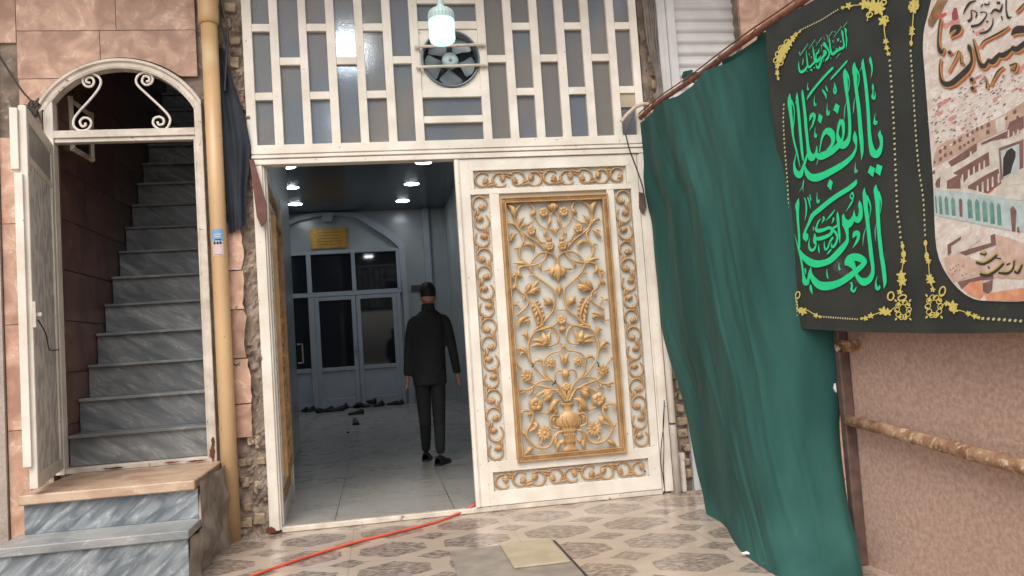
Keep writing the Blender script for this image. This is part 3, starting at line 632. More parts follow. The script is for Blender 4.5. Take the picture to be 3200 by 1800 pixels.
s_(O4,(40,70),(1080,840),(1000,860),(950,940),(955,1080)); l_(O4,90,(955,1040),(1000,1130),(960,1260)); l_(O4,90,(980,1120),(1060,1060),(1130,1000)); s_(O4,[30,44,48,44,40,40],(1010,520),(900,510),(845,590),(850,690),(900,750),(1010,770)); l_(O4,60,(950,540),(900,600),(940,680))
LF = []
rl_ = random.Random(4)
for q in ST:
    Ls = sum(sqrt((a[0]-b[0])**2+(a[1]-b[1])**2) for a, b in zip(q, q[1:]))
    if q[len(q)//2][2] > .0095 or Ls < .16: continue
    for k in range(int(Ls/.06)):
        i = int((k+.6)/int(Ls/.06+.999)*(len(q)-2)); a, b = q[i], q[min(i+2, len(q)-1)]; d = atan2(b[1]-a[1], b[0]-a[0])+(.75 if (k+len(LF)) % 2 else -.75); l = rl_.uniform(.032,.05); c = rl_.uniform(-.4,.4)
        LF.append([(a[0]+cos(d+c*t)*l*t, a[1]+sin(d+c*t)*l*t, .004+.013*sin(pi*min(1,t*.9+.1))) for t in (0,.2,.4,.6,.8,1)])
ST += LF
FL = [(O1,970,370,118,6),(O1,715,740,112,6),(O1,1090,1065,112,6),(O3,920,750,112,9),(O3,430,1020,138,10),(O4,545,285,158,5),(O4,720,870,165,12)]
FC = [(O2,1270,1185,118,6),(O3,1230,1240,98,7)]
AXC = .5*(P(*O4(1205,400)).x+P(*O1(1195,700)).x)
def build_leaf(sub=True):
    HP = (HXr,0,0)
    root = bpy.data.objects.new('door_leaf', None); col.objects.link(root); root.location = Vector((HXr,0,0))-BASE[gt.name]; root.parent = gt; BASE[root.name] = Vector(HP)
    root['label'] = 'closed right leaf covered with gold scrollwork'
    y0, y1 = -.022, .022
    f = MB(); f.box(.595,.695,y0,y1,.0,2.398); f.box(.625,.63,y0-.006,y0,.0,2.398); f.box(.595,.622,y0-.008,y0,.0,2.398)
    f.box(1.86,1.918,y0,y1,.0,2.398)
    f.box(.695,1.86,y0,y1,.0,.095); f.box(.695,1.86,y0,y1,.223,.296); f.box(.695,1.86,y0,y1,2.315,2.398); f.box(.695,1.86,y0,y1,2.146,2.185)
    f.box(.695,.725,y0,y1,.095,.223); f.box(1.831,1.86,y0,y1,.095,.223); f.box(.695,.725,y0,y1,2.185,2.315); f.box(1.836,1.86,y0,y1,2.185,2.315)
    f.box(.827,.897,y0+.001,y1,.296,2.146); f.box(1.677,1.731,y0+.001,y1,.296,2.146)
    f.build('frame', white, root, bev=.002)
    MB().box(.70,1.855,.006,.016,.09,2.32).build('backing_sheet', sheet, root)
    # gold rope frame
    X0, X1, Z0, Z1 = .898, 1.677, .279, 2.116
    r = MB()
    for (d0, d1, ya, yb) in ((0,.012,-.05,.0),(.012,.031,-.040,.0),(.031,.041,-.047,.0)):
        r.box(X0+d0,X0+d1,ya,yb,Z0+d0,Z1-d0); r.box(X1-d1,X1-d0,ya,yb,Z0+d0,Z1-d0)
        r.box(X0+d1,X1-d1,ya,yb,Z0+d0,Z0+d1); r.box(X0+d1,X1-d1,ya,yb,Z1-d1,Z1-d0)
    r.build('rope_frame', golddark, root, bev=.002)
    rr = MB(); pt = .0165; m = .0215
    def rope(a, b, horiz):
        n = int((b-a)/pt)
        for i in range(n):
            t = a+(i+.5)*(b-a)/n; e = .0085
            if horiz:
                for z in (Z0+m, Z1-m): rr.add([(t-e-.004,-.041,z-.009),(t-e+.004,-.041,z-.009),(t+e+.004,-.041,z+.009),(t+e-.004,-.041,z+.009),(t-e,-.049,z-.008),(t+e,-.049,z+.008)], [(0,1,4),(1,2,5,4),(2,3,5),(3,0,4,5)])
            else:
                for x in (X0+m, X1-m): rr.add([(x-.009,-.041,t-e-.004),(x-.009,-.041,t-e+.004),(x+.009,-.041,t+e+.004),(x+.009,-.041,t+e-.004),(x-.008,-.049,t-e),(x+.008,-.049,t+e)], [(0,1,4),(1,2,5,4),(2,3,5),(3,0,4,5)])
    rope(X0+.03, X1-.03, True); rope(Z0+.03, Z1-.03, False)
    rr.build('rope_twist', gold, root)
    sw = MB(); i = 0
    for pts in ST:
        for mir in (0,1):
            i += 1
            q = [((2*AXC-x) if mir else x, z, w) for x, z, w in pts]
            q = [(min(max(x, X0+.04), X1-.04), min(max(z, Z0+.035), Z1-.035), w) for x, z, w in q]
            ridge(sw, q, hgt=.5, y=-.016-.00006*i)
    sw.build('scrollwork', gold, root, smooth=True)
    for k, (o, x, y, rd, n_) in enumerate(FL):
        p = P(*o(x, y), 0.)
        for mir in (0,1):
            fl = MB(); flower(fl, (2*AXC-p.x) if mir else p.x, p.z, rd*SC, n_, y=-.026, rot=.3+k+mir); fl.build('flower', gold, root, smooth=True)
    for k, (o, x, y, rd, n_) in enumerate(FC):
        p = P(*o(x, y), 0.); fl = MB(); flower(fl, AXC, p.z, rd*SC, n_, y=-.026, rot=.3+k); fl.build('flower', gold, root, smooth=True)
    zt = P(*O4(1200,250), 0.).z; k_ = SC
    vp = [(150,0),(160,14),(150,40),(95,62),(78,100),(75,160),(92,200),(185,225),(250,290),(282,360),(262,440),(200,510),(165,545),(178,560),(172,600),(122,620),(100,700),(108,800),(112,840),(84,862),(92,890),(140,930),(176,975),(180,995)]
    v = MB().lathe((AXC,-.012,zt), [(a*k_, -b*k_) for a, b in vp], 30, 'z', sy=.30)
    for k in range(9):
        a = pi+pi*(k+.5)/9
        v.tube([(AXC+c*k_*cos(a), -.012+c*k_*.3*sin(a)-.001, zt-d*k_) for c, d in ((122,630),(104,700),(108,790),(112,835))], .0035, 5)
        v.tube([(AXC+c*k_*cos(a+.12*(d-250)/100), -.012+c*k_*.3*sin(a+.12*(d-250)/100)-.001, zt-d*k_) for c, d in ((215,255),(262,310),(280,370),(262,440),(205,505))], .0042, 5)
    v.build('vase', gold, root, smooth=True)
    # scroll bands
    def band(ax, a0, a1, c0, c1, nn, seed, ph):
        rd_ = random.Random(seed); b = MB(); L = (a1-a0)/nn; cc = (c0+c1)/2; hw = (c1-c0)/2
        R0 = min(hw-.006, L*.5+.004); idx = 0
        def put(pts, **kw):
            nonlocal idx; idx += 1
            q = [(u, v_, w_) if ax == 'x' else (v_, u, w_) for u, v_, w_ in pts]; ridge(b, q, y=-.004-.00005*idx, hgt=.55, **kw)
        for k in range(nn):
            s = (-1)**(k+ph); u = a0+L*(k+.5); dirn = 1 if ((k//2) % 2) else -1
            sa = -pi/2*s if 0 else (pi/2*s)
            # arc sweeping round, ending in a curl with a leaf
            pts = []
            for i in range(19):
                t = i/18; an = (pi*.5*-s)+dirn*s*(-.9+t*5.2); r_ = R0*(1-.28*max(0,t-.45)/.55)
                pts.append((u+r_*cos(an), cc+r_*sin(an)*(hw-.006)/R0*.98, .0115+.005*sin(pi*t)))
            put(pts)
            e = pts[-1]; d = ((u-e[0]), (cc-e[1]))
            for q in (-.6,-.1,.45):
                ca, sa_ = cos(q), sin(q); dx, dy = d[0]*ca-d[1]*sa_, d[0]*sa_+d[1]*ca
                put([(e[0]+dx*t*1.05, e[1]+dy*t*1.05, .005+.022*sin(pi*min(1,t*.9+.1))) for t in (0,.2,.4,.6,.8,1)])
            # joining leaf between scrolls
            if k < nn-1:
                w0 = u+L*.5; put([(w0+(t-.5)*L*.62, cc+s*(hw-.012)*(.96-.35*t), .004+.014*sin(pi*t)) for t in (0,.2,.4,.6,.8,1)])
                put([(w0+(.5-t)*L*.42, cc+s*(hw-.014)*(.2+.45*t), .003+.012*sin(pi*t)) for t in (0,.25,.5,.75,1)])
        for k in range(nn+1):
            u = a0+L*k
            for c in (c0+.003, c1-.003): put([(u-.004, c, .006),(u+.004, c, .006)])
        b.build('scroll_band', golddark, root, smooth=True)
    band('z', .302, 2.140, .699, .823, 15, 1, 0); band('z', .302, 2.142, 1.735, 1.857, 15, 2, 1)
    band('x', .731, 1.826, .099, .219, 9, 3, 0); band('x', .729, 1.832, 2.189, 2.311, 9, 4, 1)
    MB().box(1.80,1.808,-.018,-.004,.128,.137).build('bolt_head', black, root)
    return root
rl = build_leaf()
for o, a, b in ((O3,(520,750),(530,830)),(O3,(1005,1100),(940,1200)),(O3,(1850,720),(1880,830))):
    tie = MB(); p, q = P(*o(*a)), P(*o(*b)); tie.tube([p+Vector((0,-.04,0)), (p+q)/2+Vector((.006,-.05,0)), q+Vector((0,-.035,0))], .005, 5)
    tie.build('green_thread', green, rl)
# left leaf: same parts mirrored, swung into the hall
def copy_tree(o, parent):
    c = o.copy(); col.objects.link(c); c.parent = parent; BASE[c.name] = BASE.get(o.name, Vector())
    for ch in list(o.children):
        if not ch.name.startswith('green_thread'): copy_tree(ch, c)
    return c
ll = copy_tree(rl, gt); ll.location = Vector((-.70,.035,0))-BASE[gt.name]
ll.rotation_euler = (0,0,radians(92.8)); ll.scale = (-.985,1,1); ll['label'] = 'left leaf swung open into the dim hall'
for c in ll.children: 
    if c.name.startswith('bolt'): pass
# handle on left leaf edge
j = MB().tube([(-.64,1.15,1.05),(-.60,1.15,1.05),(-.60,1.15,1.2),(-.64,1.15,1.2)], .008, 6); 
j.build('pull_handle', steel, gt)
# ================================================================== INSIDE THE HALL
YB = HY1
ed = thing('inner_entrance', (-.56,YB-.1,0), 'grey glazed double doors under a pointed arch at the end of the hall', 'door')
Y0 = YB-.10
f = MB()
def fb(mb, x0, x1, z0, z1, y0=Y0, y1=YB): return mb.box(x0,x1,y0,y1,z0,z1)
for x0, x1 in ((-1.32,-1.23),(-.44,-.36),(.46,.54),(-1.72,-1.68)): fb(f,x0,x1,2.30,3.10)
fb(f,-1.72,.54,3.085,3.15); fb(f,-1.72,.54,2.235,2.325); fb(f,-1.32,-1.20,.0,2.235); fb(f,.42,.50,.0,2.235); fb(f,-1.72,-1.69,0,2.235); fb(f,-1.69,-1.32,.0,.12,Y0+.02); fb(f,-1.69,-1.32,.74,.83,Y0+.02)
f.build('frame', upvc, ed, bev=.006)
g = MB(); g.box(-1.69,.46,YB-.04,YB-.03,2.3,3.09); g.box(-1.69,-1.32,YB-.04,YB-.03,.8,2.24); g.build('glass', darkglass, ed)
MB().box(-1.69,-1.32,YB-.05,YB-.02,.12,.74).build('kick_panel', upvc, ed)
for x0, x1, s in ((-1.20,-.395,1),(-.385,.42,-1)):
    d = MB()
    d.box(x0,x0+.085,Y0+.01,YB-.02,.02,2.232); d.box(x1-.085,x1,Y0+.01,YB-.02,.02,2.232); d.box(x0+.085,x1-.085,Y0+.01,YB-.02,2.15,2.232); d.box(x0+.085,x1-.085,Y0+.01,YB-.02,.74,.82); d.box(x0+.085,x1-.085,Y0+.01,YB-.02,.02,.20)
    q = d.build('door', upvc, ed, bev=.006)
    MB().box(x0+.08,x1-.08,YB-.05,YB-.04,.81,2.16).build('pane', darkglass, q); MB().box(x0+.085,x1-.085,YB-.06,YB-.03,.20,.74).build('kick_panel', upvc, q)
    if s > 0: MB().box(x1-.05,x1-.035,Y0-.03,Y0+.01,1.02,1.2).box(x1-.05,x1+.02,Y0-.035,Y0-.025,1.1,1.12).build('handle', steel, q)
# arch moulding round the doors
ao = [(-1.9,3.60),(-1.68,3.74),(-1.48,3.85),(-1.17,3.915),(-.80,3.915),(-.28,3.88),(.05,3.72),(.35,3.51),(.64,3.21),(.655,2.23),(.655,0)]
ai = [(-1.9,3.50),(-1.68,3.65),(-1.39,3.78),(-.96,3.85),(-.56,3.84),(-.26,3.76),(.13,3.49),(.34,3.33),(.52,3.15),(.55,2.2),(.55,0)]
ao_ = catmull(ao[:9],4)+ao[9:]; ai_ = catmull(ai[:9],4)+ai[9:]
m = MB(); n = len(ao_)
m.add([(x,YB-.16,z) for x, z in ao_]+[(x,YB-.16,z) for x, z in ai_]+[(x,YB,z) for x, z in ao_]+[(x,YB,z) for x, z in ai_],
      [(i,i+1,n+i+1,n+i) for i in range(n-1)]+[(i,2*n+i,2*n+i+1,i+1) for i in range(n-1)]+[(n+i,n+i+1,3*n+i+1,3*n+i) for i in range(n-1)])
m.build('arch_moulding', upvc, ed)
MB().add([(-.97,YB-.2,3.91),(-.72,YB-.2,3.91),(-.77,YB-.2,3.73),(-.93,YB-.2,3.73),(-.97,YB-.1,3.91),(-.72,YB-.1,3.91),(-.77,YB-.1,3.73),(-.93,YB-.1,3.73)], [(0,1,2,3),(7,6,5,4),(0,4,5,1),(1,5,6,2),(2,6,7,3),(3,7,4,0)]).build('keystone', upvc, ed)
pq = thing('brass_plaque', (-.85,YB-.04,3.2), 'golden rectangular plaque on the end wall above the glazed doors', 'plaque')
MB().box(-1.2,-.5,YB-.04,YB-.002,3.22,3.6).build('plate', brass, pq)
b = MB()
for i in range(24):
    x = -1.2+.7*i/23; b.box(x-.012,x+.012,YB-.06,YB-.04,3.585,3.615); b.box(x-.012,x+.012,YB-.06,YB-.04,3.205,3.235)
for i in range(12):
    z = 3.235+.35*i/11; b.box(-1.215,-1.185,YB-.06,YB-.04,z-.011,z+.011); b.box(-.515,-.485,YB-.06,YB-.04,z-.011,z+.011)
b.build('border', brass, pq)
nb_ = MB()
for r, z in enumerate((3.52,3.46,3.40,3.34,3.28)):
    nb_.box(-1.08,-.62,YB-.044,YB-.041,z,z+.016)
nb_.build('engraved_line', mat('dark_brass', rgb(120,86,40), rgb(96,66,30), 14, .5), pq)
sg = MB().box(.73,.94,YB-.03,YB-.002,2.24,2.37); tag(sg.build('wall_sign', mat('dark_sign', rgb(70,70,74), rgb(56,56,60), 20, .5)), 'small dark rectangular sign on the end wall left of the strip', 'sign')
sp = MB()
tag(MB().box(-1.08,.96,.4,.401,0,.001).build('floor_joint', slabm), 'x', 'x') if False else None

# ceiling lights, and two hidden by the gate head
ci = thing('ceiling_light', (0,0,HZ), 'round white LED downlight', 'ceiling light', 'round downlights in two rows on the hall ceiling')
l0 = MB().lathe((0,0,0), [(.145,-.0),(.145,-.005),(.135,-.008)], 24); BASE['tmp'] = Vector((0,0,0))
BASE[ci.name] = Vector((0,0,0)); l0.build('housing', mat('light_rim', rgb(210,214,220), rgb(200,204,210), 5, .4), ci)
MB().lathe((0,0,0), [(.122,-.0085),(.122,-.010),(.10,-.014),(.0,-.015)], 24).build('diffuser', led, ci)
spots = [(-1.186,6.9,'front light of the left row'),(-1.286,8.5,'middle light of the left row'),(-1.377,10.1,'rear light of the left row'),
         (.849,6.9,'front light of the right row'),(.73,8.57,'middle light of the right row'),(.623,10.2,'rear light of the right row')]
for i, (x, y, lb) in enumerate(spots):
    o = ci if i == 0 else copy_tree(ci, None)
    o.location = (x, y, HZ); o['label'] = 'round white downlight on the hall ceiling, '+lb
hid = thing('ceiling_light', (-.13,2.97,HZ), 'bright downlight near the gate glowing through the frosted lattice glass', 'ceiling light')
MB().box(-.25,.0,2.85,3.09,HZ-.03,HZ-.001).build('diffuser', led, hid)

# shoes left at the inner door
def shoe_mesh(name, m):
    mb = MB(); secs = [(-.14,.028,.05),(-.125,.038,.065),(-.08,.04,.075),(-.03,.04,.062),(.02,.044,.05),(.07,.05,.042),(.11,.044,.036),(.135,.028,.028),(.145,.01,.018)]
    def f_(u, v):
        i = u*(len(secs)-1); a = int(min(i, len(secs)-2)); t = i-a; y, wd, h = [secs[a][k]*(1-t)+secs[a+1][k]*t for k in range(3)]
        an = pi*v; return (wd*cos(an), y, .012+h*max(sin(an),0)**.7)
    mb.grid(f_, 16, 10); 
    o = mb.build('upper', m, BASEP, smooth=True, fixn=False)
    sl_ = MB(); pts = [Vector((wd*s*1.08, y, .0)) for s, seq in ((1, secs), (-1, secs[::-1])) for y, wd, h in seq]; sl_.prism(pts, (0,0,.014)); sl_.build('sole', shoem, BASEP)
    co = MB(); co.add([(.024*cos(2*pi*k/12), -.085+.04*sin(2*pi*k/12), .083-.012*sin(2*pi*k/12)) for k in range(12)], [tuple(range(12))]); co.build('opening', black, BASEP)
shc = [(360,375,.3,'leftmost black shoe of the row by the inner doors',0),(395,372,1.2,'black shoe second from the left by the inner doors',0),(470,385,-.6,'black shoe third from the left, pulled a little forward of the row',0),(505,380,.9,'black shoe fourth from the left by the inner doors',0),
       (560,378,1.6,'black shoe in the middle of the row by the inner doors',0),(612,352,1.3,'dark shoe standing close to the inner door left leaf',0),(690,352,.2,'dark shoe by the meeting of the two inner doors',0),(735,342,2.2,'black shoe heaped left in the pile by the right inner door',0),
       (785,335,.5,'tall black shoe on top of the pile by the right inner door',1),(840,345,1.1,'black shoe at the right end of the heap by the right inner door',0),(690,397,1.7,'flat dark sandal lying just in front of the shoe row',0),(685,460,1.65,'single dark sandal alone on the hall floor',0),
       (930,322,1.0,'grey shoe behind the walking man, left one of the pair',0),(975,316,1.3,'grey shoe behind the walking man, right one of the pair',0)]
BASEP = thing('shoe', (0,0,0), 'shoe', 'shoe', 'shoes left on the floor in front of the inner doors'); shoe_mesh('shoe', shoem)
for i, (cx_, cy_, rz, lb, up) in enumerate(shc):
    p = G(*crop(780,1100,2.07)(cx_, cy_), .02); 
    if p.y > 11.0: k = (11.0-CAM.y)/(p.y-CAM.y); p = Vector((CAM.x+(p.x-CAM.x)*k, 11.0-.0, 0))
    o = BASEP if i == 0 else copy_tree(BASEP, None)
    o.location = (p.x, p.y, .07 if up else .002); o.rotation_euler = (0, .5 if up else 0, rz+pi/2*(i % 2)); s_c = 1.12 if i < 10 else 1.0; o.scale = (s_c, s_c, s_c); o['label'] = lb
bt = tag(MB().lathe((0,0,0), [(.02,0),(.022,.01),(.012,.02),(0,.022)], 10).build('bottle_cap', shoem), 'tiny dark cap lying on the hall floor in front of the lone sandal', 'cap'); bt.location = G(*crop(780,1100,2.07)(637,523), .002)

# ------------------------------------------------------------------ the walking man
def skinned(name, V, E, R_, m, parent, root=0, sub=2):
    me = bpy.data.meshes.new(name); me.from_pydata([Vector(v) for v in V], E, []); o = bpy.data.objects.new(name, me); col.objects.link(o)
    md = o.modifiers.new('skin', 'SKIN'); md.use_smooth_shade = True; md.branch_smoothing = .6
    for i, r in enumerate(R_):
        sv = me.skin_vertices[0].data[i]; sv.radius = r if isinstance(r, tuple) else (r, r); sv.use_root = (i == root)
    ss = o.modifiers.new('sub', 'SUBSURF'); ss.levels = sub; ss.render_levels = sub
    dg = bpy.context.evaluated_depsgraph_get(); dg.update(); ev = o.evaluated_get(dg); nm = bpy.data.meshes.new_from_object(ev)
    o.modifiers.clear(); bpy.data.objects.remove(o); nm.name = name
    nm.materials.clear(); nm.materials.append(m)
    for p in nm.polygons: p.use_smooth = True
    o = bpy.data.objects.new(name, nm); col.objects.link(o)
    if parent is not None: o.parent = parent
    return o
D2 = 1.24224
def pp(x, y, Y): return P(x*D2, y*D2, Y)
YP = 2.22
Hp = pp(1082,960,YP); Cs = pp(1083,880,YP); Nk = pp(1077,783,YP+.03); Hd = pp(1076,738,YP+.04)
fL, fR = G(1073*D2,1158*D2,0), G(1109*D2,1168*D2,0)
jn = {}
jn['pel'] = Vector((Hp.x, YP, .93)); jn['wst'] = Vector((Cs.x, YP, 1.10)); jn['chs'] = Vector((Cs.x-.003, YP, 1.28)); jn['upc'] = Vector((Nk.x+.003, YP+.0, 1.40)); jn['nek'] = Vector((Nk.x, YP+.02, 1.475)); jn['hd0'] = Vector((Nk.x, YP+.045, 1.54)); 
jn['shl'] = Vector((Nk.x-.16, YP, 1.36)); jn['shr'] = Vector((Nk.x+.16, YP, 1.36))
jn['ell'] = pp(1028,882,YP-.03); jn['elr'] = pp(1139,882,YP-.04); jn['wrl'] = pp(1025,945,YP+.03); jn['wrr'] = pp(1150,938,YP+.03)
jn['hpl'] = Vector((jn['pel'].x-.075, YP, .84)); jn['hpr'] = Vector((jn['pel'].x+.075, YP, .88))
jn['knl'] = pp(1070,1062,YP+.06); jn['knr'] = pp(1105,1062,YP-.02); jn['anl'] = Vector((fL.x, fL.y-.02, .09)); jn['anr'] = Vector((fR.x, fR.y-.03, .09))
body = None
ks = ['pel','wst','chs','upc','nek','hd0','shl','shr','ell','elr','wrl','wrr','hpl','hpr','knl','knr','anl','anr']
ix = {k: i for i, k in enumerate(ks)}
E_ = [(ix[a], ix[b]) for a, b in (('pel','wst'),('wst','chs'),('chs','upc'),('upc','nek'),('nek','hd0'),('upc','shl'),('upc','shr'),('shl','ell'),('shr','elr'),('ell','wrl'),('elr','wrr'),('pel','hpl'),('pel','hpr'),('hpl','knl'),('hpr','knr'),('knl','anl'),('knr','anr'))]
Rb = dict(pel=(.11,.085),wst=(.10,.075),chs=(.11,.075),upc=(.06,.05),nek=.052,hd0=.052,shl=.03,shr=.03,ell=.03,elr=.03,wrl=.026,wrr=.026,hpl=.055,hpr=.055,knl=.04,knr=.04,anl=.035,anr=.035)
Vv = [jn[k] for k in ks]; Rr = [Rb[k] for k in ks]
def addch(V, E, R, root, pts, rads):
    p = root
    for q, r in zip(pts, rads): V.append(q); R.append(r); E.append((p, len(V)-1)); p = len(V)-1
    return p
man = skinned('person', Vv, E_, Rr, skin, None, 0)
# head, ears, nose and hands joined into the one body mesh
extra = MB()
hc = Vector((Hd.x, YP+.055, 1.605))
def head(u, v):
    th = pi*u; ph = 2*pi*v
    sn = sin(th)**.78 if 0 < th < pi else 0.; x, y, z = .079*sn*cos(ph), .097*sn*sin(ph), .116*cos(th)
    if z < 0: x *= 1-.28*(-z/.118)**1.5; y = y*(1-.22*(-z/.118)) + (.012*(-z/.118) if y > 0 else .0)
    if abs(x) < .02 and y > .07 and -.05 < z < .01: y += .018
    return hc+Vector((x, y, z))
extra.grid(head, 20, 28)
for s in (-1, 1):
    extra.grid(lambda u, v: hc+Vector((s*(.080+.018*sin(pi*u)), -.002-.016*cos(pi*u)+.012*cos(2*pi*v)*sin(pi*u), -.012+.034*cos(pi*u)*1.0+.006*sin(2*pi*v))), 8, 8)
for s, wk, ek in ((-1,'wrl','ell'),(1,'wrr','elr')):
    wv = jn[wk]; d = (wv-jn[ek]).normalized(); d = (d+Vector((0,.1,0))).normalized(); a = Vector((0,1,0)); a = (a-d*a.dot(d)).normalized()
    pal = [wv, wv+d*.03, wv+d*.085]; 
    o = len(extra.v)
    for i, (q, w1, t1) in enumerate(((wv-d*.02,.024,.020),(wv+d*.02,.034,.016),(wv+d*.06,.041,.015),(wv+d*.088,.038,.012))):
        sd_ = a.cross(d)
        for k in range(10): extra.v.append(q+a*w1*cos(2*pi*k/10)+sd_*t1*sin(2*pi*k/10))
    for i in range(3):
        for k in range(10): extra.f.append((o+i*10+k, o+i*10+(k+1)%10, o+(i+1)*10+(k+1)%10, o+(i+1)*10+k))
    sdv = a.cross(d)*(-s)
    for k, (off, ln) in enumerate(((.029,.066),(.010,.076),(-.010,.070),(-.028,.056))):
        b0 = wv+d*.08+a*off; dd = (d+a*off*3).normalized(); c = sdv*.35
        p1 = b0+dd*ln*.45; p2 = p1+(dd+c).normalized()*ln*.32; p3 = p2+(dd+c*2.2).normalized()*ln*.28
        extra.tube([b0,p1,p2,p3],[.0095,.009,.0085,.006],8)
    b0 = wv+d*.03+a*.030; t1 = b0+(d*.7+a*.75).normalized()*.04; t2 = t1+(d*.95+a*.3).normalized()*.03; extra.tube([b0,t1,t2],[.012,.0105,.008],8)
bm = bmesh.new(); bm.from_mesh(man.data); em = extra.mesh('x', skin, smooth=True); bm.from_mesh(em); bm.to_mesh(man.data); bm.free()
for p in man.data.polygons: p.use_smooth = True
BASE[man.name] = Vector((0,0,0))
tag(man, 'man in black seen from behind, walking into the dim hall', 'person')
# hair cap
hr_ = MB()
def hairf(u, v):
    ph = 2*pi*v; lim = .34 if sin(ph) > .5 else (.56 if sin(ph) < -.35 else (.34+.22*(.5-sin(ph))/.85)); lim += .012*noise.noise(Vector((6*cos(ph), 6*sin(ph), 0)))
    if abs(cos(ph)) > .93: lim = min(lim, .43)
    th = pi*lim*u; sn = sin(th)**.78 if th > 0 else 0.
    k = 1.07+.02*noise.noise(Vector((5*cos(ph)*sn, 5*sin(ph)*sn, 5*cos(th))))-.07*max(0, u-.8)/.2
    return hc+Vector((.079*sn*cos(ph)*k, .097*sn*sin(ph)*k-.002, .116*cos(th)*k+.002))
hr_.grid(hairf, 18, 40); hr_.build('hair', hair, man, smooth=True)
# shirt: lofted torso with sleeves, standing collar
secs = [(.745,.150,.110,0),(.75,.160,.12,0),(.90,.162,.118,0),(1.0,.154,.110,0),(1.1,.152,.104,.0),(1.2,.160,.106,.0),(1.3,.168,.106,.005),(1.36,.160,.10,.008),(1.405,.132,.086,.012),(1.435,.098,.073,.015),(1.46,.070,.064,.02)]
tm = MB()
def torso(u, v):
    i = u*(len(secs)-1); q = int(min(i, len(secs)-2)); t = i-q; z, rx, ry, oy = [secs[q][n_]*(1-t)+secs[q+1][n_]*t for n_ in range(4)]
    cx = jn['pel'].x+(jn['nek'].x-jn['pel'].x)*min(1, max(0, (z-.9)/.5)); a = 2*pi*v
    wob = 1+.012*sin(5*a+z*20)+.010*noise.noise(Vector((3*cos(a), 3*sin(a), z*9)))
    return Vector((cx+rx*cos(a)*wob, YP+oy+ry*sin(a)*wob, z))
for i in range(41):
    for k in range(36): tm.v.append(torso(i/40, k/36))
for i in range(40):
    for k in range(36): tm.f.append((i*36+k, i*36+(k+1)%36, (i+1)*36+(k+1)%36, (i+1)*36+k))
tm.f.append(tuple(range(36))); tm.f.append(tuple(40*36+k for k in reversed(range(36))))
for s_n, e_n, w_n, sg in (('shl','ell','wrl',-1),('shr','elr','wrr',1)):
    c = jn[s_n]; p0 = Vector((c.x-sg*.045, c.y+.008, 1.375)); p1 = Vector((c.x-sg*.002, c.y+.005, 1.335)); e_ = jn[e_n]; w2 = jn[w_n]
    tm.tube(catmull([tuple(p0), tuple(p1), tuple(p1.lerp(e_,.5)+Vector((sg*.006,0,0))), tuple(e_), tuple(e_.lerp(w2,.5)), tuple(w2)], 4), [.046+.002*min(i,3)-.0007*max(0,i-3) for i in range(21)], 14)
def remeshed(o, vox, it):
    r_ = o.modifiers.new('r', 'REMESH'); r_.mode = 'VOXEL'; r_.voxel_size = vox; m_ = o.modifiers.new('s', 'SMOOTH'); m_.iterations = it; m_.factor = .6
    dg = bpy.context.evaluated_depsgraph_get(); dg.update(); nm = bpy.data.meshes.new_from_object(o.evaluated_get(dg)); o.modifiers.clear(); o.data = nm
    for p in nm.polygons: p.use_smooth = True
so_ = tm.build('shirt', shirt, man, smooth=True); remeshed(so_, .012, 7)
MB().tube([jn['nek']+Vector((0,-.005,-.02)), jn['nek']+Vector((0,.0,.04))], [.066,.060], 20, cap=False).build('collar', shirt, man, smooth=True)
tk = ['pel','hpl','hpr','knl','knr','cal','car','anl','anr']
jn['cal'] = jn['knl']*.5+jn['anl']*.5+Vector((0,-.02,0)); jn['car'] = jn['knr']*.5+jn['anr']*.5+Vector((0,-.02,0))
Vt = [jn[k].copy() for k in tk]; i_ = {k: i for i, k in enumerate(tk)}; Vt[i_['anl']].z += .005; Vt[i_['anr']].z += .005
Et = [(i_[a], i_[b]) for a, b in (('pel','hpl'),('pel','hpr'),('hpl','knl'),('hpr','knr'),('knl','cal'),('knr','car'),('cal','anl'),('car','anr'))]
Rt = dict(pel=(.115,.09),hpl=.088,hpr=.088,knl=.062,knr=.062,cal=.055,car=.055,anl=.043,anr=.043)
skinned('trousers', Vt, Et, [Rt[k] for k in tk], trous, man)
for k, f_ in (('anl', fL), ('anr', fR)):
    a = jn[k]; rz = -.15 if k == 'anl' else -.5
    mb = MB(); secs = [(-.08,.03,.07),(-.06,.038,.085),(-.02,.04,.095),(.03,.041,.08),(.08,.045,.055),(.13,.046,.045),(.17,.034,.036),(.19,.012,.02)]
    def sf_(u, v):
        i = u*(len(secs)-1); q = int(min(i, len(secs)-2)); t = i-q; y, wd, h = [secs[q][n_]*(1-t)+secs[q+1][n_]*t for n_ in range(3)]
        an = pi*v; x, z = wd*cos(an), .002+h*max(sin(an),0)**.6
        return Vector((a.x+x*cos(rz)-y*sin(rz), a.y+x*sin(rz)+y*cos(rz), z))
    mb.grid(sf_, 16, 10)
    ns = len(secs)
    pts = [Vector((wd*s*1.05, y, .0)) for s, seq in ((1, secs), (-1, secs[::-1])) for y, wd, h in seq]
    mb.prism([Vector((a.x+p.x*cos(rz)-p.y*sin(rz), a.y+p.x*sin(rz)+p.y*cos(rz), .001)) for p in pts], (0,0,.016))
    mb.build('shoe', shoem, man, smooth=False)
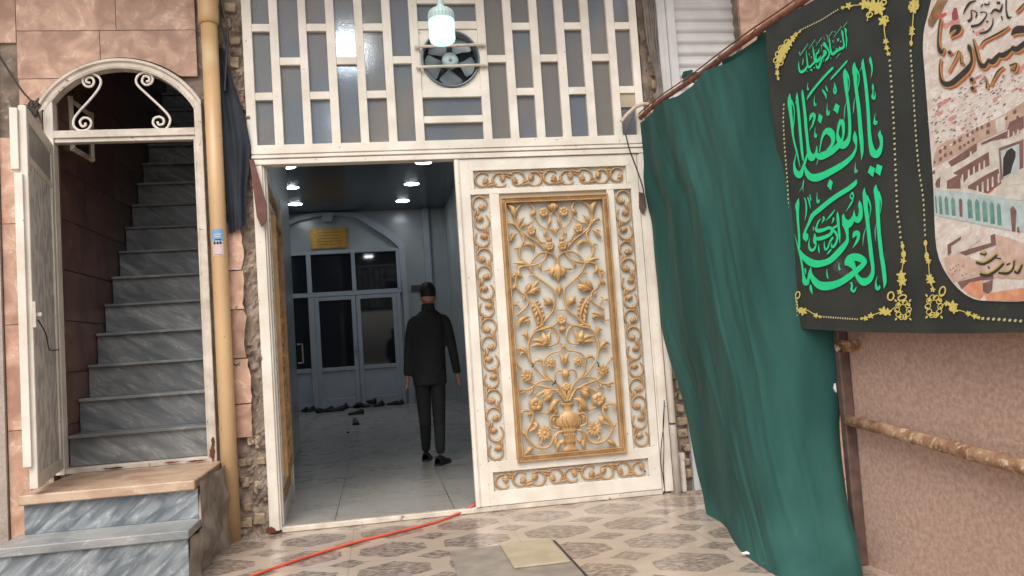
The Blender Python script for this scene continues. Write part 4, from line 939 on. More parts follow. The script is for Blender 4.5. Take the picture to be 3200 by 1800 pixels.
# ================================================================== LEFT STRIP: PIPE, BROKEN CLADDING, NAVY CLOTH
pb = MB()
pipe = thing('drain_pipe', (-.985,-.1,-.04), 'cream orange plastic drain pipe running down between the stair door and the gate', 'pipe')
MB().lathe((-.985,-.1,0), [(.052,-.04),(.052,.9),(.0515,2.0),(.0535,3.36)], 28).build('pipe_body', pvc, pipe, smooth=True)
MB().lathe((-.985,-.1,0), [(.056,3.34),(.067,3.35),(.068,3.40),(.066,3.47),(.069,3.49),(.069,3.52),(.062,3.53),(.062,4.2)], 28).build('socket', pvc, pipe, smooth=True)
stk = thing('sticker', (-.985,-.155,1.87), 'small blue and white sticker on the cream drain pipe', 'sticker')
def onpipe(u, z, e=.0012): a = radians(-90+u*52); return Vector((-.985+(.0525+e)*cos(a), -.1+(.0525+e)*sin(a), z))
def patch(u0, u1, z0, z1, m, nm, e):
    MB().grid(lambda a, b: onpipe(u0+(u1-u0)*a, z0+(z1-z0)*b, e), 8, 1).build(nm, m, stk, fixn=False)
patch(-.75,.75,1.79,1.965, mat('sticker_white', rgb(214,190,186), rgb(204,180,178), 20, .4), 'label_sheet', .0008)
patch(-.75,.75,1.885,1.965, mat('sticker_blue', rgb(108,168,196), rgb(120,150,190), 30, .4), 'blue_band', .0012)
ink = mat('ink', (.02,.02,.03), (.03,.03,.04), 30, .6)
m = MB()
for (a, b, c, d) in ((-.35,.5,1.892,1.899),(-.6,.62,1.869,1.876),(-.5,-.3,1.864,1.884),(-.1,.1,1.862,1.882),(.25,.45,1.864,1.884),(-.6,.6,1.797,1.799)):
    m.grid(lambda u, v: onpipe(a+(b-a)*u, c+(d-c)*v, .0016), 4, 1)
m.build('lettering', ink, stk, fixn=False)
m = MB()
for (a, b, c, d) in ((-.5,-.2,1.925,1.929),(-.1,.5,1.928,1.932),(-.4,.4,1.912,1.915)): m.grid(lambda u, v: onpipe(a+(b-a)*u, c+(d-c)*v, .0016), 4, 1)
m.build('lettering', white, stk, fixn=False)

bs = thing('broken_wall', (-.88,0,-.04), 'broken rough wall strip with torn pink cladding and loose bricks beside the gate', 'wall')
def rough(x0, x1, z0, z1, base, amp, sd, y_edge=.03):
    def f(u, v):
        x = x0+(x1-x0)*u; z = z0+(z1-z0)*v; p = Vector((x*1.4, z, sd))
        d = amp*(noise.noise(p*5)+.6*noise.noise(p*13)+.35*noise.noise(p*31))
        return (x, base-abs(d)-d*.4, z)
    return f
MB().grid(rough(-1.045,-.762,-.06,3.95,.022,.055,2.),22,200).build('mortar', mortar, bs, smooth=False)
rr = random.Random(11)
zs = [.60,.82,1.118,1.44,1.70,2.02]
for i in range(len(zs)-1):
    z0, z1 = zs[i]+.004, zs[i+1]-.004; n_ = 7; xr = [-.835, -.842, -.855,-.850,-.86]
    pts = [Vector((-.95,-.035,z0)), Vector((-.95,-.035,z1))]
    for k in range(n_+1):
        z = z1-(z1-z0)*k/n_; pts.append(Vector((xr[i]+.024*noise.noise(Vector((z*9,1.3,0)))+.012*noise.noise(Vector((z*40,.3,0))), -.035, z)))
    MB().prism(pts, (0,.025,0)).build('marble_tile', pink, bs)
pts = [(-.92,2.0),(-.87,2.05),(-.81,2.06),(-.815,2.03),(-.85,2.02)]; 
for (x, z, w_, h_, yy_) in ((-.93,.02,.10,.06,-.045),(-.83,.03,.07,.07,-.045),(-.90,.125,.06,.05,-.045),(-.90,.28,.045,.06,-.05),(-.83,.26,.05,.05,-.04),(-.815,.52,.04,.09,-.04),(-.86,.55,.035,.09,-.055),(-.92,.41,.05,.05,-.045),(-.80,.41,.05,.05,-.04),(-.90,3.35,.08,.07,-.05),(-.87,3.47,.09,.06,-.05),(-.84,3.24,.07,.05,-.045),(-.855,3.08,.06,.07,-.045)):
    a = rr.uniform(-.12,.12); m = MB(); m.box(-w_/2,w_/2,0,.05,0,h_)
    m.v = [Vector((x+v.x*cos(a)-v.z*sin(a), yy_+.032+v.y, z+v.x*sin(a)+v.z*cos(a)))+Vector([rr.uniform(-.006,.006) for _ in range(3)]) for v in m.v]
    m.build('brick', brickm, bs, bev=.006)
m = MB().prism([P(*q,-.07) for q in ((779,497),(793,500),(833,640),(832,690),(816,708),(803,680))], (0,.02,0)); m.build('hinge_plate', mat('rust_brown_paint', rgb(112,72,62), rgb(92,58,50), 14, .7), bs)
# dark navy cloth hanging behind the pipe
def nc(u, v):
    z = 3.18-v*(1.2); L_ = -.945+.02*v; Rr_ = [-.90,-.865,-.80,-.775,-.765,-.775,-.79,-.80,-.815,-.83][min(int(v*9.99),9)] 
    zz_ = 3.2-v*1.2-(.10*(1-u))*v*.6
    seq = [(0,-.905),(.15,-.87),(.3,-.82),(.42,-.785),(.55,-.762),(.66,-.775),(.8,-.80),(1,-.815)]
    for (a, b), (c, d) in zip(seq, seq[1:]):
        if a <= v <= c: Rr_ = b+(d-b)*(v-a)/(c-a)
    x = L_+(Rr_-L_)*u
    return (x, -.055-.012*sin(u*9+v*3)-.01*sin(u*17-v*5)*v-.012*v, zz_)
tag(MB().grid(nc, 20, 50).build('hanging_cloth', navy, smooth=True), 'dark navy cloth hanging in the gap between drain pipe and lattice', 'cloth')
m = MB().lathe((-.797,-.082,2.845), [(.0,-.003),(.009,0),(.0,.003)], 8, 'y', 1.); tag(m.build('red_tag', mat('red_plastic', rgb(220,50,50), rgb(190,40,40), 9, .5)), 'tiny red tag on the dark navy cloth', 'tag')
cb = MB()
for k, pts in enumerate([[(-.93,-.07,3.9),(-.90,-.08,3.5),(-.87,-.09,3.3),(-.89,-.08,3.1),(-.91,-.07,2.9)],[(-.91,-.06,3.9),(-.92,-.09,3.45),(-.885,-.08,3.2),(-.90,-.07,3.0)]]): cb.tube(catmull(pts,5), .009, 6)
tag(cb.build('loose_cable', black), 'black loose cables hanging in the gap above the navy cloth', 'cable')

# cable and knot at the far left
kb = MB(); kb.tube([P(*c1(a,b),-.1) for a, b in catmull([(-60,180),(0,285),(60,380),(110,455),(150,500),(175,530),(210,620)],5)], .007, 6)
rr = random.Random(5)
for k in range(7):
    c = P(*c1(165+rr.uniform(-12,12),540+rr.uniform(-20,20)),-.11)
    kb.tube([c+Vector((.035*cos(a+k), rr.uniform(-.012,.012), .04*sin(a*1.0)+rr.uniform(-.01,.01))) for a in [j_*pi/4 for j_ in range(8)]], .006, 5)
tag(kb.build('knotted_cable', mat('dusty_cable', rgb(84,76,70), rgb(60,54,50), 12, .8)), 'dusty dark cable coming from the left with a knot over the open stair door', 'cable')
t_ = MB().box(-2.425,-2.385,-.03,-.016,1.80,1.885); tag(t_.build('wall_tag', beige), 'small beige tag stuck on the wall left of the open stair door', 'tag')
t_.location = P(38,790,-.02)-Vector((-2.405,-.02,1.842))

# ================================================================== RIGHT OF THE GATE
rw = thing('brick_gap_wall', (2.1,0,-.04), 'exposed yellow brick and mortar gap between the gate and the white shutter', 'wall')
MB().grid(rough(2.03,2.2,-.06,3.95,.05,.05,5.),14,200).build('mortar', mortar, rw)
rr = random.Random(2)
z = .05
while z < 3.9:
    x = 2.10+rr.uniform(-.02,.012); h_ = rr.uniform(.05,.064); m = MB(); m.box(x,x+rr.uniform(.05,.095),rr.uniform(-.004,.022),.06,z,z+h_); a = rr.uniform(-.06,.06)
    m.v = [Vector((v.x+rr.uniform(-.009,.009), v.y+rr.uniform(-.005,.005), v.z+(v.x-x)*a+rr.uniform(-.007,.007))) for v in m.v]; m.build('brick', brickm, rw, bev=.010); z += rr.choice((.085,.092,.10))
wp = thing('white_pipe', (2.01,-.08,-.04), 'white plastic conduit pipe standing at the right edge of the gate', 'pipe')
MB().lathe((2.01,-.08,0), [(.024,-.04),(.024,.448),(.0245,.449)], 18).build('pipe_body', pvcw, wp, smooth=True)
MB().lathe((2.01,-.08,0), [(.022,.462),(.0235,.464),(.0235,2.2)], 18).build('pipe_body', pvcw, wp, smooth=True)
MB().lathe((2.01,-.08,0), [(.0215,.445),(.0215,.466)], 18).build('joint', black, wp)
m = MB().tube([(2.075,-.03,-.03),(2.075,-.03,.20)], .02, 12); m.tube([(2.075,-.03,.2),(2.07,-.035,.235)], .026, 12); tag(m.build('short_pipe', pvcw), 'short stub of grey white pipe at the foot of the brick gap', 'pipe')
w_ = MB().tube(catmull([(1.975,-.045,.62),(1.955,-.05,.45),(1.93,-.05,.33),(1.915,-.045,.2),(1.925,-.04,.05),(1.93,-.04,-.03)],5), .003, 5)
w_.tube(catmull([(1.975,-.045,.60),(1.95,-.05,.44),(1.945,-.05,.3),(1.93,-.045,.15),(1.928,-.04,0)],5), .003, 5); tag(w_.build('thin_wire', black), 'thin black wires dangling down the lower right gate jamb', 'wire')
bd = MB()
for k in range(5): bd.tube(catmull([(2.03+.018*k,-.03-.01*(k%2),3.95),(2.055+.02*k,-.05,3.5),(2.065+.014*k,-.05-.012*(k%3),3.2),(2.11+.008*k,-.05,2.95),(2.09+.012*k,-.05,2.75),(2.06+.01*k,-.04,2.55)],6), [.010,.012,.008,.011,.007][k], 7)
tag(bd.build('cable_bundle', greycable), 'bundle of grey cables running down the brick gap beside the lattice', 'cable')
c4 = crop(1400,0,2.787)
hk = MB().tube([P(*c4(a,b),-.09) for a, b in catmull([(1510,1060),(1560,1000),(1640,930),(1720,905),(1770,930),(1770,985)],6)], .014, 8)
tag(hk.build('bent_hose', mat('dusty_white_hose', rgb(206,190,168), rgb(170,150,130), 14, .6)), 'short bent dusty hose hooked over the lattice corner by the rod', 'hose')
m = MB().tube([P(*c4(1620,985),-.1), P(*c4(1555,1165),-.1)], .0025, 5); m.tube([P(*q,-.1) for q in catmull([c4(1548,1170),c4(1580,1300),c4(1635,1449),(2010,590),(2012,640)],5)], .005, 6)
tag(m.build('hanging_wire', black), 'dark wire hanging from the rod end down the gate corner', 'wire')
m = MB(); q = [P(*crop(1420,480,2.414)(a,b),-.04) for a, b in ((1395,290),(1435,300),(1450,400),(1430,460),(1398,410))]; m.prism(q,(0,.03,0)); tag(m.build('hinge_bracket', steelb), 'brown painted bracket at the upper right edge of the gold door', 'bracket')

# white roller shutter and its guides
rs = thing('roller_shutter', (2.6,0,-.04), 'white corrugated roller shutter behind the green cloth', 'shutter')
g = MB(); g.box(2.235,2.30,-.02,.04,-.04,3.95); g.box(2.16,2.20,-.015,.04,-.04,3.95); g.box(2.2,2.235,-.004,.04,-.04,3.95); g.build('guide', shutterm, rs, bev=.004)
N = 48; H = 4.1; sv = []
def shf(u, v):
    z = -.04+v*3.99; ph = (z*11.5) % 1.; y = .03-.018*sin(pi*min(ph/.72,1.))
    return (2.30+u*.62, y, z)
MB().grid(shf, 1, 520).build('curtain', shutterm, rs, smooth=False)
pk = thing('marble_pillar', (3.5,-.15,-.04), 'pink marble clad pillar right of the white shutter behind the banner', 'pillar')
z = -.04
while z < 3.9:
    MB().box(2.76,5.5,-.12,-.09,z+.004,z+.60).build('marble_tile', pink, pk); z += .605
MB().box(2.77,5.5,-.09,.1,-.04,4.0).build('core', mortar, pk)

# ------------------------------------------------------------------ rod, green cloth, banner, board
pp_ = [S(*q, X0=1.97) for q in ((1950,418),(1972,398),(2043,331),(2165,248),(2253,182),(2364,102),(2500,11))]
pp_ += [Vector((2.10,-2.7,2.62)), Vector((2.13,-3.4,2.60)), Vector((2.16,-4.3,2.58))]
rod = MB().tube(catmull([tuple(p) for p in pp_],4), .017, 10)
rr = random.Random(9)
for p in pp_[1:7]:
    rod.tube([p+Vector((.02*cos(a), rr.uniform(-.02,.02), .02*sin(a))) for a in [k*pi/3 for k in range(8)]], .004, 5)
rod.tube(catmull([tuple(p+Vector((-.012,.02,.028))) for p in pp_],3), .0045, 6)
tag(rod.build('rusty_rod', reed, smooth=True), 'long rusty rod reaching out from the gate corner and carrying green cloth and banner', 'rod')

gc = thing('green_cloth', (1.98,-1.2,0), 'large green satin cloth hanging in folds from the rusty rod', 'cloth')
d2 = lambda x, y, X0=1.99: S(x*D2, y*D2, X0=X0)
Lc = [d2(1595,320), d2(1604,380), d2(1612,440), d2(1630,510), d2(1645,560), d2(1652,640), d2(1662,740), d2(1672,830), d2(1690,900), d2(1712,965), d2(1735,1050), d2(1752,1140), d2(1772,1230), G(1785*D2,1292*D2,-.03)]
Rc = [d2(1935,78,2.0), d2(1990,300,2.02), d2(2050,600,2.03), d2(2096,840,2.03), d2(2103,1000,2.03), d2(2106,1090,2.03), d2(2126,1200,2.03), d2(2152,1320,2.03), G(2180*D2,1449*D2,-.03)+Vector((0,-.0,0))]
Rc = [Vector((2.07,-1.95,2.62)), Vector((2.08,-2.02,2.3)), Vector((2.09,-2.08,1.7)), d2(2098,850,2.03), d2(2103,1000,2.03), d2(2106,1090,2.03), d2(2126,1200,2.03), d2(2152,1320,2.03), G(2182*D2,1452*D2,-.03)]
Bt = [G(1785*D2,1292*D2,-.03), G(1830*D2,1320*D2,-.03), G(1865*D2,1375*D2,-.03), G(1895*D2,1402*D2,-.03), G(1950*D2,1436*D2,-.03), G(2010*D2,1462*D2,-.03), G(2120*D2,1500*D2,-.03), G(2182*D2,1500*D2,-.03)]
Bt[-1] = Rc[-1]; Bt[-2] = Vector((1.97,-2.35,-.03))
Tp = [Vector(p)+Vector((0,0,-.018)) for p in pp_[1:6]]; Tp[0] = Lc[0]; Tp[-1] = Rc[0]
def curve(pts, samp=200):
    c = [Vector(p) for p in catmull([tuple(p) for p in pts], 10)]; L = [0]
    for a, b in zip(c, c[1:]): L.append(L[-1]+(b-a).length)
    def f(t):
        s = t*L[-1]
        import bisect
        i = min(max(bisect.bisect_right(L, s)-1, 0), len(c)-2); d = L[i+1]-L[i] or 1e-9
        return c[i].lerp(c[i+1], (s-L[i])/d)
    return f
fl, frr, ft, fbm = curve(Lc), curve(Rc), curve(Tp), curve(Bt)
nrm = Vector((-1,-.05,0)).normalized()
def gauss(x, c, w): return math.exp(-((x-c)/w)**2)
def gcloth(u, v):
    p = fl(v)*(1-u)+frr(v)*u + ft(u)*(1-v)+fbm(u)*v - (fl(0)*(1-u)*(1-v)+frr(0)*u*(1-v)+fl(1)*(1-u)*v+frr(1)*u*v)
    z = 1-v
    d = 0
    # folds that fan from the upper corners
    for c0, c1_, wd, am in ((.04,.07,.03,.02),(.13,.10,.05,-.035),(.21,.30,.055,.035),(.29,.78,.07,.05),(.42,.92,.07,-.04),(.50,.36,.09,.04),(.24,.56,.035,-.03),(.78,.72,.04,.02),(.86,.84,.03,-.03),(.93,.90,.022,.03)):
        c = c0+(c1_-c0)*v**.8; d += .62*am*gauss(u, c, wd*(.8+.6*v))*min(1, v*5+.12)*(.6+.4*sin(v*2.4+c0*7))
    d += .016*noise.noise(Vector((u*9-v*3, v*2.5, 1)))+.008*noise.noise(Vector((u*26-v*8, v*5, 4)))
    d += .005*noise.noise(Vector((u*40-v*14, v*6, 9)))*min(1, v*1.5)
    d *= (min(1, (1-v)*12+.15))
    sm_ = lambda t: (lambda q: q*q*(3-2*q))(min(1, max(0, t)))
    for cu, cv, sl_, ln_ in ((.35,.25,.5,.22),(.55,.45,.35,.3),(.48,.75,.6,.25),(.72,.6,.3,.28),(.62,.88,.5,.2),(.2,.6,.15,.3),(.85,.8,.2,.2)):
        d += .007*gauss(u, cu+sl_*(v-cv), .007)*gauss(v, cv, ln_)
    low = sm_((v-.62)/.34)
    d *= 1-.85*sm_((u-.62)/.28)*(1-low)
    d -= .05*sm_((u-.62)/.3)*(1-low)
    # swag of the top edge between its ties
    sag = .035*abs(sin(u*pi*3.2))*max(0, 1-v*14)
    return p+nrm*(d+.02)+Vector((0,0,-sag))
gb = MB().grid(gcloth, 220, 160); gb.build('cloth_sheet', green, gc, smooth=True, fixn=False)
r1 = crop(1900,0,1.811)
fp = [S(*r1(a,b), X0=2.02) for a, b in ((415,440),(425,405),(470,395),(472,410),(540,405),(600,385),(640,345),(600,360),(560,400),(480,455),(430,485),(410,490),(430,450))]
MB().prism(fp, (.012,0,0)).build('cloth_flap', green, gc)
fp = [S(*r1(a,b), X0=2.0) for a, b in ((640,330),(700,315),(760,280),(840,225),(850,185),(905,180),(900,215),(700,345),(650,385))]
MB().prism(fp, (.012,0,0)).build('cloth_flap', green, gc)
tr1 = MB()
def crumple(c, s, sd):
    r_ = random.Random(sd); m = MB(); n = 6
    m.grid(lambda u, v: c+Vector((s*(u-.5)*2, s*.5*(v-.5)*2+.2*s*sin(u*7+sd), .012+.012*noise.noise(Vector((u*5,v*5,sd))))), n, n); return m
tag(crumple(G(2348,1735,-.03), .045, 1).build('paper_scrap', shutterm), 'crumpled white scrap on the floor at the hem of the green cloth', 'litter')
tag(crumple(G(2400,1768,-.03), .02, 4).build('paper_scrap', shutterm), 'tiny white scrap near the bottom hem of the green cloth', 'litter')

# board behind
bdg = thing('felt_board', (2.15,-2.9,0), 'brown felt covered board behind the banner with a rusty rail across', 'board')
def bp_(y, z, off=0.): return Vector((2.075+.10+off+SK*(y), y, z))
m = MB(); yA, yB = -2.02, -4.9
def bpt(y, z, off): return Vector((2.07+off+SK*y, y, z))
def bbox(mb, y0, y1, z0, z1, o0, o1):
    return mb.add([bpt(y,z,o) for y in (y0,y1) for o in (o0,o1) for z in (z0,z1)], [(0,1,3,2),(4,6,7,5),(0,4,5,1),(2,3,7,6),(0,2,6,4),(1,5,7,3)])
bbox(MB(), yA, yB, -.04, 2.2, .02, .05).build('board_panel', board, bdg)
m = MB(); bbox(m, -2.05, -2.095, -.04, 2.2, -.035, .018); m.build('corner_post', steelb, bdg, bev=.006)
rail = [S(*q, X0=2.04) for q in ((2650,1312),(2800,1352),(2950,1393),(3200,1462))]; rail.append(rail[-1]+(rail[-1]-rail[-2])*1.6)
MB().tube(rail, [.026,.027,.028,.029,.029], 14).build('rail', rustpipe, bdg, smooth=True)
ct = S(2632,1082, X0=2.0)
m = MB(); ax = Vector((-1,-.25,.0)).normalized()
m.tube([ct-ax*.10, ct+ax*.02], .028, 16, cap=False); m.tube([ct+ax*.02, ct-ax*.10], .021, 16, cap=False)
o = len(m.v); m.build('pipe_stub', rustpipe, bdg, smooth=True)
MB().lathe(ct-ax*.05, [(.0,0),(.021,.0)], 12, 'x').build('stub_shadow_plug', steelb, bdg)
tg = MB(); c = S(2610,1212, X0=1.99); tg.add([c+Vector((0,-.008,.022)), c+Vector((0,.008,.02)), c+Vector((0,.012,-.018)), c+Vector((0,-.01,-.022)), c+Vector((-.01,0,0))], [(0,1,4),(1,2,4),(2,3,4),(3,0,4)]); tag(tg.build('white_tag', shutterm), 'small white tag on the right hem of the green cloth below the banner', 'tag')

# orange hose
hz = [G(x*D2,y*D2,-.028) for x, y in ((1190,1277),(1150,1293),(1100,1312),(1000,1338),(900,1362),(800,1392),(700,1425),(620,1455))]
hz = [Vector((.60,.10,.012))]+[Vector((.575,.015,.008))]+hz[1:]+[Vector((-.95,-1.5,-.028)), Vector((-1.5,-2.1,-.028))]
tag(MB().tube(catmull([tuple(p) for p in hz],6), .0085, 10).build('orange_hose', orange, smooth=True), 'orange hose running from the gate threshold across the patterned floor', 'hose')
# floor hatch
fh = thing('floor_hatch', (.61,-1.3,-.04), 'grey stone floor cover with a beige tile on its right half', 'hatch')
MB().box(.325,.915,-1.95,-1.0,GZ+.001,GZ+.010).build('slab', slabm, fh, bev=.003)
MB().box(.61,.90,-1.52,-1.015,GZ+.011,GZ+.022).build('slab', beige, fh, bev=.003, label='paler beige slab')
MB().box(.917,.930,-1.95,-1.0,GZ+.001,GZ+.006).build('seam', black, fh)

# crumbled mortar on the floor along the walls
rb_ = MB(); rr = random.Random(31)
for k in range(150):
    if k % 2: x, y = rr.uniform(1.93,2.16), -abs(rr.gauss(.03,.06))-.02
    else: x, y = rr.uniform(-.93,-.77), -abs(rr.gauss(.03,.05))-.03
    s = rr.uniform(.004,.016)*(1 if k % 9 else 1.7); n_ = 6; o = len(rb_.v)
    top = Vector((x+rr.uniform(-.3,.3)*s, y+rr.uniform(-.3,.3)*s, GZ+s*rr.uniform(.5,1.1)))
    rb_.add([(x+s*rr.uniform(.7,1.2)*cos(2*pi*i/n_), y+s*rr.uniform(.7,1.2)*sin(2*pi*i/n_), GZ+.0005) for i in range(n_)]+[(top.x+s*.5*cos(2*pi*i/n_), top.y+s*.5*sin(2*pi*i/n_), top.z) for i in range(n_)]+[top+Vector((0,0,s*.1))],
            [(i,(i+1)%n_,n_+(i+1)%n_,n_+i) for i in range(n_)]+[(n_+i,n_+(i+1)%n_,2*n_) for i in range(n_)])
tag(rb_.build('rubble', mortar), 'crumbled mortar lying along the foot of the walls', 'rubble', kind='stuff')
# ================================================================== THE BANNER
bn = thing('banner', (2.1,-2.9,1.1), 'charcoal banner with green calligraphy, yellow floral border and a printed city picture', 'banner')
BX = 1.95
def bw_(y, z):
    k = min(1, max(0, (y+2.85)/.3)); return (.010*sin(y*3.1+z*1.7)+.004*sin(z*5+y*2))*k*k*(3-2*k)
def B(x, y, e=0.):
    p = S(x, y, BX); p = p+Vector((-1,-.05,0))*(e*.4+bw_(p.y, p.z)); return p
TL, BL = S(2383,98,BX), S(2466,1025,BX)
def bsurf(u, v):
    yy_ = -1.83-2.35*u; ztop = 2.625-.035*sin(u*pi*2.2)**2-.05*u; zb = 1.085-.075*u-.02*sin(u*4)
    z = ztop+(zb-ztop)*v; yy2 = yy_+.01*sin(v*9)*(1-u)
    p = Vector((BX+SK*yy2, yy2, z)); e = bw_(yy2, z)+.0012*noise.noise(Vector((yy2*6, z*6, 0)))
    return p+Vector((-1,-.05,0))*(e-.003)
MB().grid(bsurf, 120, 90).build('cloth_sheet', banner, bn, smooth=True, fixn=False)
LAY = [0]
def strip(mb, o, pts, n=5, e0=.002, dx=0, dy=0, grow=0, sub=True):
    q = catmull([tuple(p) for p in pts], n) if len(pts) > 2 else catmull([tuple(p) for p in pts], 2)
    LAY[0] += 1; e = e0+.000015*LAY[0]; b = len(mb.v); N = len(q)
    for i, (x, y, w) in enumerate(q):
        w = max(w, 1.5)+grow; a = q[max(i-1,0)]; c = q[min(i+1,N-1)]; tx, ty = c[0]-a[0], c[1]-a[1]; l = sqrt(tx*tx+ty*ty) or 1e-6
        nx, ny = -ty/l*w/2, tx/l*w/2; x += dx; y += dy
        mb.v.append(B(*o(x+nx, y+ny), e)); mb.v.append(B(*o(x-nx, y-ny), e))
    for i in range(N-1): mb.f.append((b+2*i, b+2*i+1, b+2*i+3, b+2*i+2))
def poly(mb, o, pts, e0=.002):
    LAY[0] += 1; e = e0+.000015*LAY[0]; b = len(mb.v)
    for x, y in pts: mb.v.append(B(*o(x, y), e))
    mb.f.append(tuple(range(b, b+len(pts))))
K1, K2, K3, K4, K5, K6, K7, K8 = crop(2440,60,7.246), crop(2440,170,6.3), crop(2440,380,6.3), crop(2460,570,6.3), crop(2460,760,5.574), crop(2620,0,7.246), crop(2880,0,4.675), crop(2880,300,4.025)
R5 = crop(2800,500,2.415)
def k23(*p): return [(x, y-1323, w) for x, y, w in p]     # K2 -> K3 coordinates
big = MB(); sm = MB(); thin = MB()
# first line
strip(big,K3,k23((1655,80,8),(1645,180,55),(1660,300,60),(1690,500,62),(1720,800,62),(1745,1100,62))+[(1765,126,65),(1775,250,68),(1792,400,78),(1818,520,98),(1855,615,135),(1905,640,150),(1960,590,105),(1997,500,62),(2003,400,60),(1990,310,75),(1968,250,62),(1980,170,6)])
strip(thin,K2,[(1578,342,4),(1610,280,14),(1645,200,30)])
strip(big,K3,k23((1485,150,6),(1478,220,60),(1483,300,92),(1490,380,92),(1497,450,80),(1505,600,70),(1522,750,66),(1548,950,70),(1575,1200,74))+[(1595,126,78),(1610,300,84),(1625,450,72),(1633,600,54),(1628,680,30),(1615,760,4)])
strip(big,K2,[(1495,250,40),(1550,350,34),(1572,430,20),(1565,560,22),(1545,655,8)]); strip(thin,K2,[(1500,840,4),(1470,950,20),(1460,1060,22),(1450,1170,6)])
strip(big,K3,k23((1295,275,6),(1290,340,62),(1295,420,85),(1303,520,82),(1312,650,72),(1322,750,60),(1342,900,58),(1365,1100,60),(1380,1300,60))+[(1384,126,62),(1378,270,62),(1350,370,88),(1300,435,125),(1240,470,140),(1190,480,90)])
strip(big,K2,[(1310,330,46),(1355,430,34),(1377,530,20),(1370,650,22),(1350,755,8)]); strip(thin,K2,[(1315,940,4),(1285,1050,20),(1277,1200,22),(1270,1280,5)])
strip(big,K3,[(1215,-40,70),(1170,60,62),(1143,180,44),(1137,260,58),(1160,350,90),(1195,395,90),(1240,330,44),(1257,220,50),(1255,110,62),(1240,20,80),(1215,-40,70)])
strip(big,K3,[(1210,420,120),(1120,500,110),(1010,590,125),(910,640,135),(820,675,150),(755,680,125),(717,625,56),(714,560,30),(720,470,4)]); strip(thin,K3,[(740,750,18),(726,800,20),(712,860,4)])
strip(big,K3,[(768,595,22),(795,450,26),(825,310,44),(875,220,80),(935,190,140),(995,215,150),(1040,300,100),(1045,400,70),(1010,480,56),(930,570,50)])
for q in ([(1830+65-100,865),(1895,920),(1850,1090),(1750,1000)],[(1925,835),(2030,880),(1985,1065),(1890,990)],[(985,1130),(1052,1190),(1015,1355),(935,1265)]): poly(big,K3,q)
for q in ([(1100,960),(1182,1012),(1140,1175),(1050,1090)],[(760,1165),(836,1220),(797,1370),(735,1300)]): poly(big,K2,q)
strip(big,K3,k23((565,1315,6),(595,1225,55),(640,1180,75),(668,1220,54),(650,1320,42),(615,1420,32))+[(600,110,26),(560,190,4)])
strip(big,K3,k23((420,690,6),(430,780,46),(450,950,55),(478,1200,58))+[(497,130,60),(515,300,58),(530,450,60),(550,580,80),(580,670,125),(615,705,150),(660,680,76),(697,600,34),(712,520,22),(718,470,5)])
strip(big,K3,k23((318,750,6),(315,850,48),(330,1000,54),(350,1200,55))+[(370,130,55),(385,300,55),(403,500,54),(420,650,48),(440,770,28)]); strip(thin,K2,[(280,985,4),(298,930,26),(310,880,20)])
strip(big,K3,k23((170,770,6),(163,870,66),(165,980,80),(178,1100,74),(195,1250,58))+[(215,126,52),(233,300,38),(262,440,36),(300,580,36),(332,720,26),(372,900,8)]); strip(big,K2,[(195,900,44),(240,1010,28),(258,1120,18),(250,1300,20),(236,1449,15)])
strip(big,K3,[(515,640,20),(488,750,46),(450,860,56),(410,970,70),(360,1050,130),(300,1010,110),(262,930,62),(250,820,34),(270,720,22),(290,620,8)])
strip(big,K3,[(1485,185,6),(1487,280,74),(1497,370,80),(1515,470,34),(1500,560,44),(1435,680,74),(1310,800,100),(1160,900,120),(1000,985,128),(850,1060,140),(700,1105,152),(590,1085,135),(520,1010,95),(483,930,50),(475,860,10)])
strip(thin,K3,[(1505,800,6),(1500,900,25),(1515,990,62),(1547,945,16)]); strip(thin,K3,[(460,1130,5),(440,1200,26),(430,1280,30),(360,1375,6)]); strip(thin,K3,[(435,1290,18),(442,1390,8)])
strip(big,K2,[(515,895,6),(560,810,42),(700,630,44),(880,430,46),(1030,280,46),(1048,245,22)]); strip(big,K2,[(1000,500,16),(1050,440,36),(1200,280,36),(1315,155,36),(1340,110,5)])
for q in ([(1790,40,5),(1790,110,52),(1815,220,36),(1820,330,25),(1800,465,4)],[(1835,575,6),(1838,650,42),(1840,740,18),(1830,830,50),(1862,870,44),(1882,800,20),(1875,730,8)],[(1885,1150,5),(1870,1270,22),(1885,1360,70),(1925,1310,18)],
          [(1075,550,6),(1092,640,42),(1112,700,34),(1085,770,40),(1062,700,26),(1085,620,16)],[(825,680,6),(860,735,44),(895,790,40),(915,885,4)],[(900,610,6),(920,680,36),(945,740,4)],[(540,550,5),(530,640,18),(545,700,46)],[(675,810,5),(665,930,20),(685,1000,52),(705,960,10)],[(930,960,5),(925,1080,22),(945,1180,64),(977,1110,12)]): strip(sm,K2,q)
strip(sm,K3,[(688,100,5),(673,210,20),(690,300,52),(715,240,12)])
# second line
strip(big,K4,[(1790,40,5),(1780,130,72),(1805,250,98),(1818,400,86),(1825,600,72),(1838,800,70),(1850,1000,70),(1872,1200,72),(1897,1449,72),(1915,1560,76),(1935,1720,76),(1950,1880,72),(1952,1990,54),(1930,2090,5)])
strip(big,K4,[(1830,180,44),(1880,330,32),(1888,450,18),(1868,610,8)]); strip(thin,K4,[(1805,780,4),(1780,950,22),(1787,1160,5)])
strip(big,K4,[(1565,100,5),(1560,200,62),(1580,320,90),(1592,480,84),(1615,650,76),(1640,850,74),(1662,1050,74),(1690,1300,76),(1705,1449,78),(1725,1600,68),(1732,1720,66),(1712,1830,86),(1650,1920,118),(1560,1955,155),(1480,1910,108),(1425,1830,72),(1410,1770,50)])
strip(big,K4,[(1610,260,44),(1668,400,34),(1690,520,20),(1663,715,8)]); strip(thin,K4,[(1605,880,4),(1560,1030,25),(1540,1250,5)])
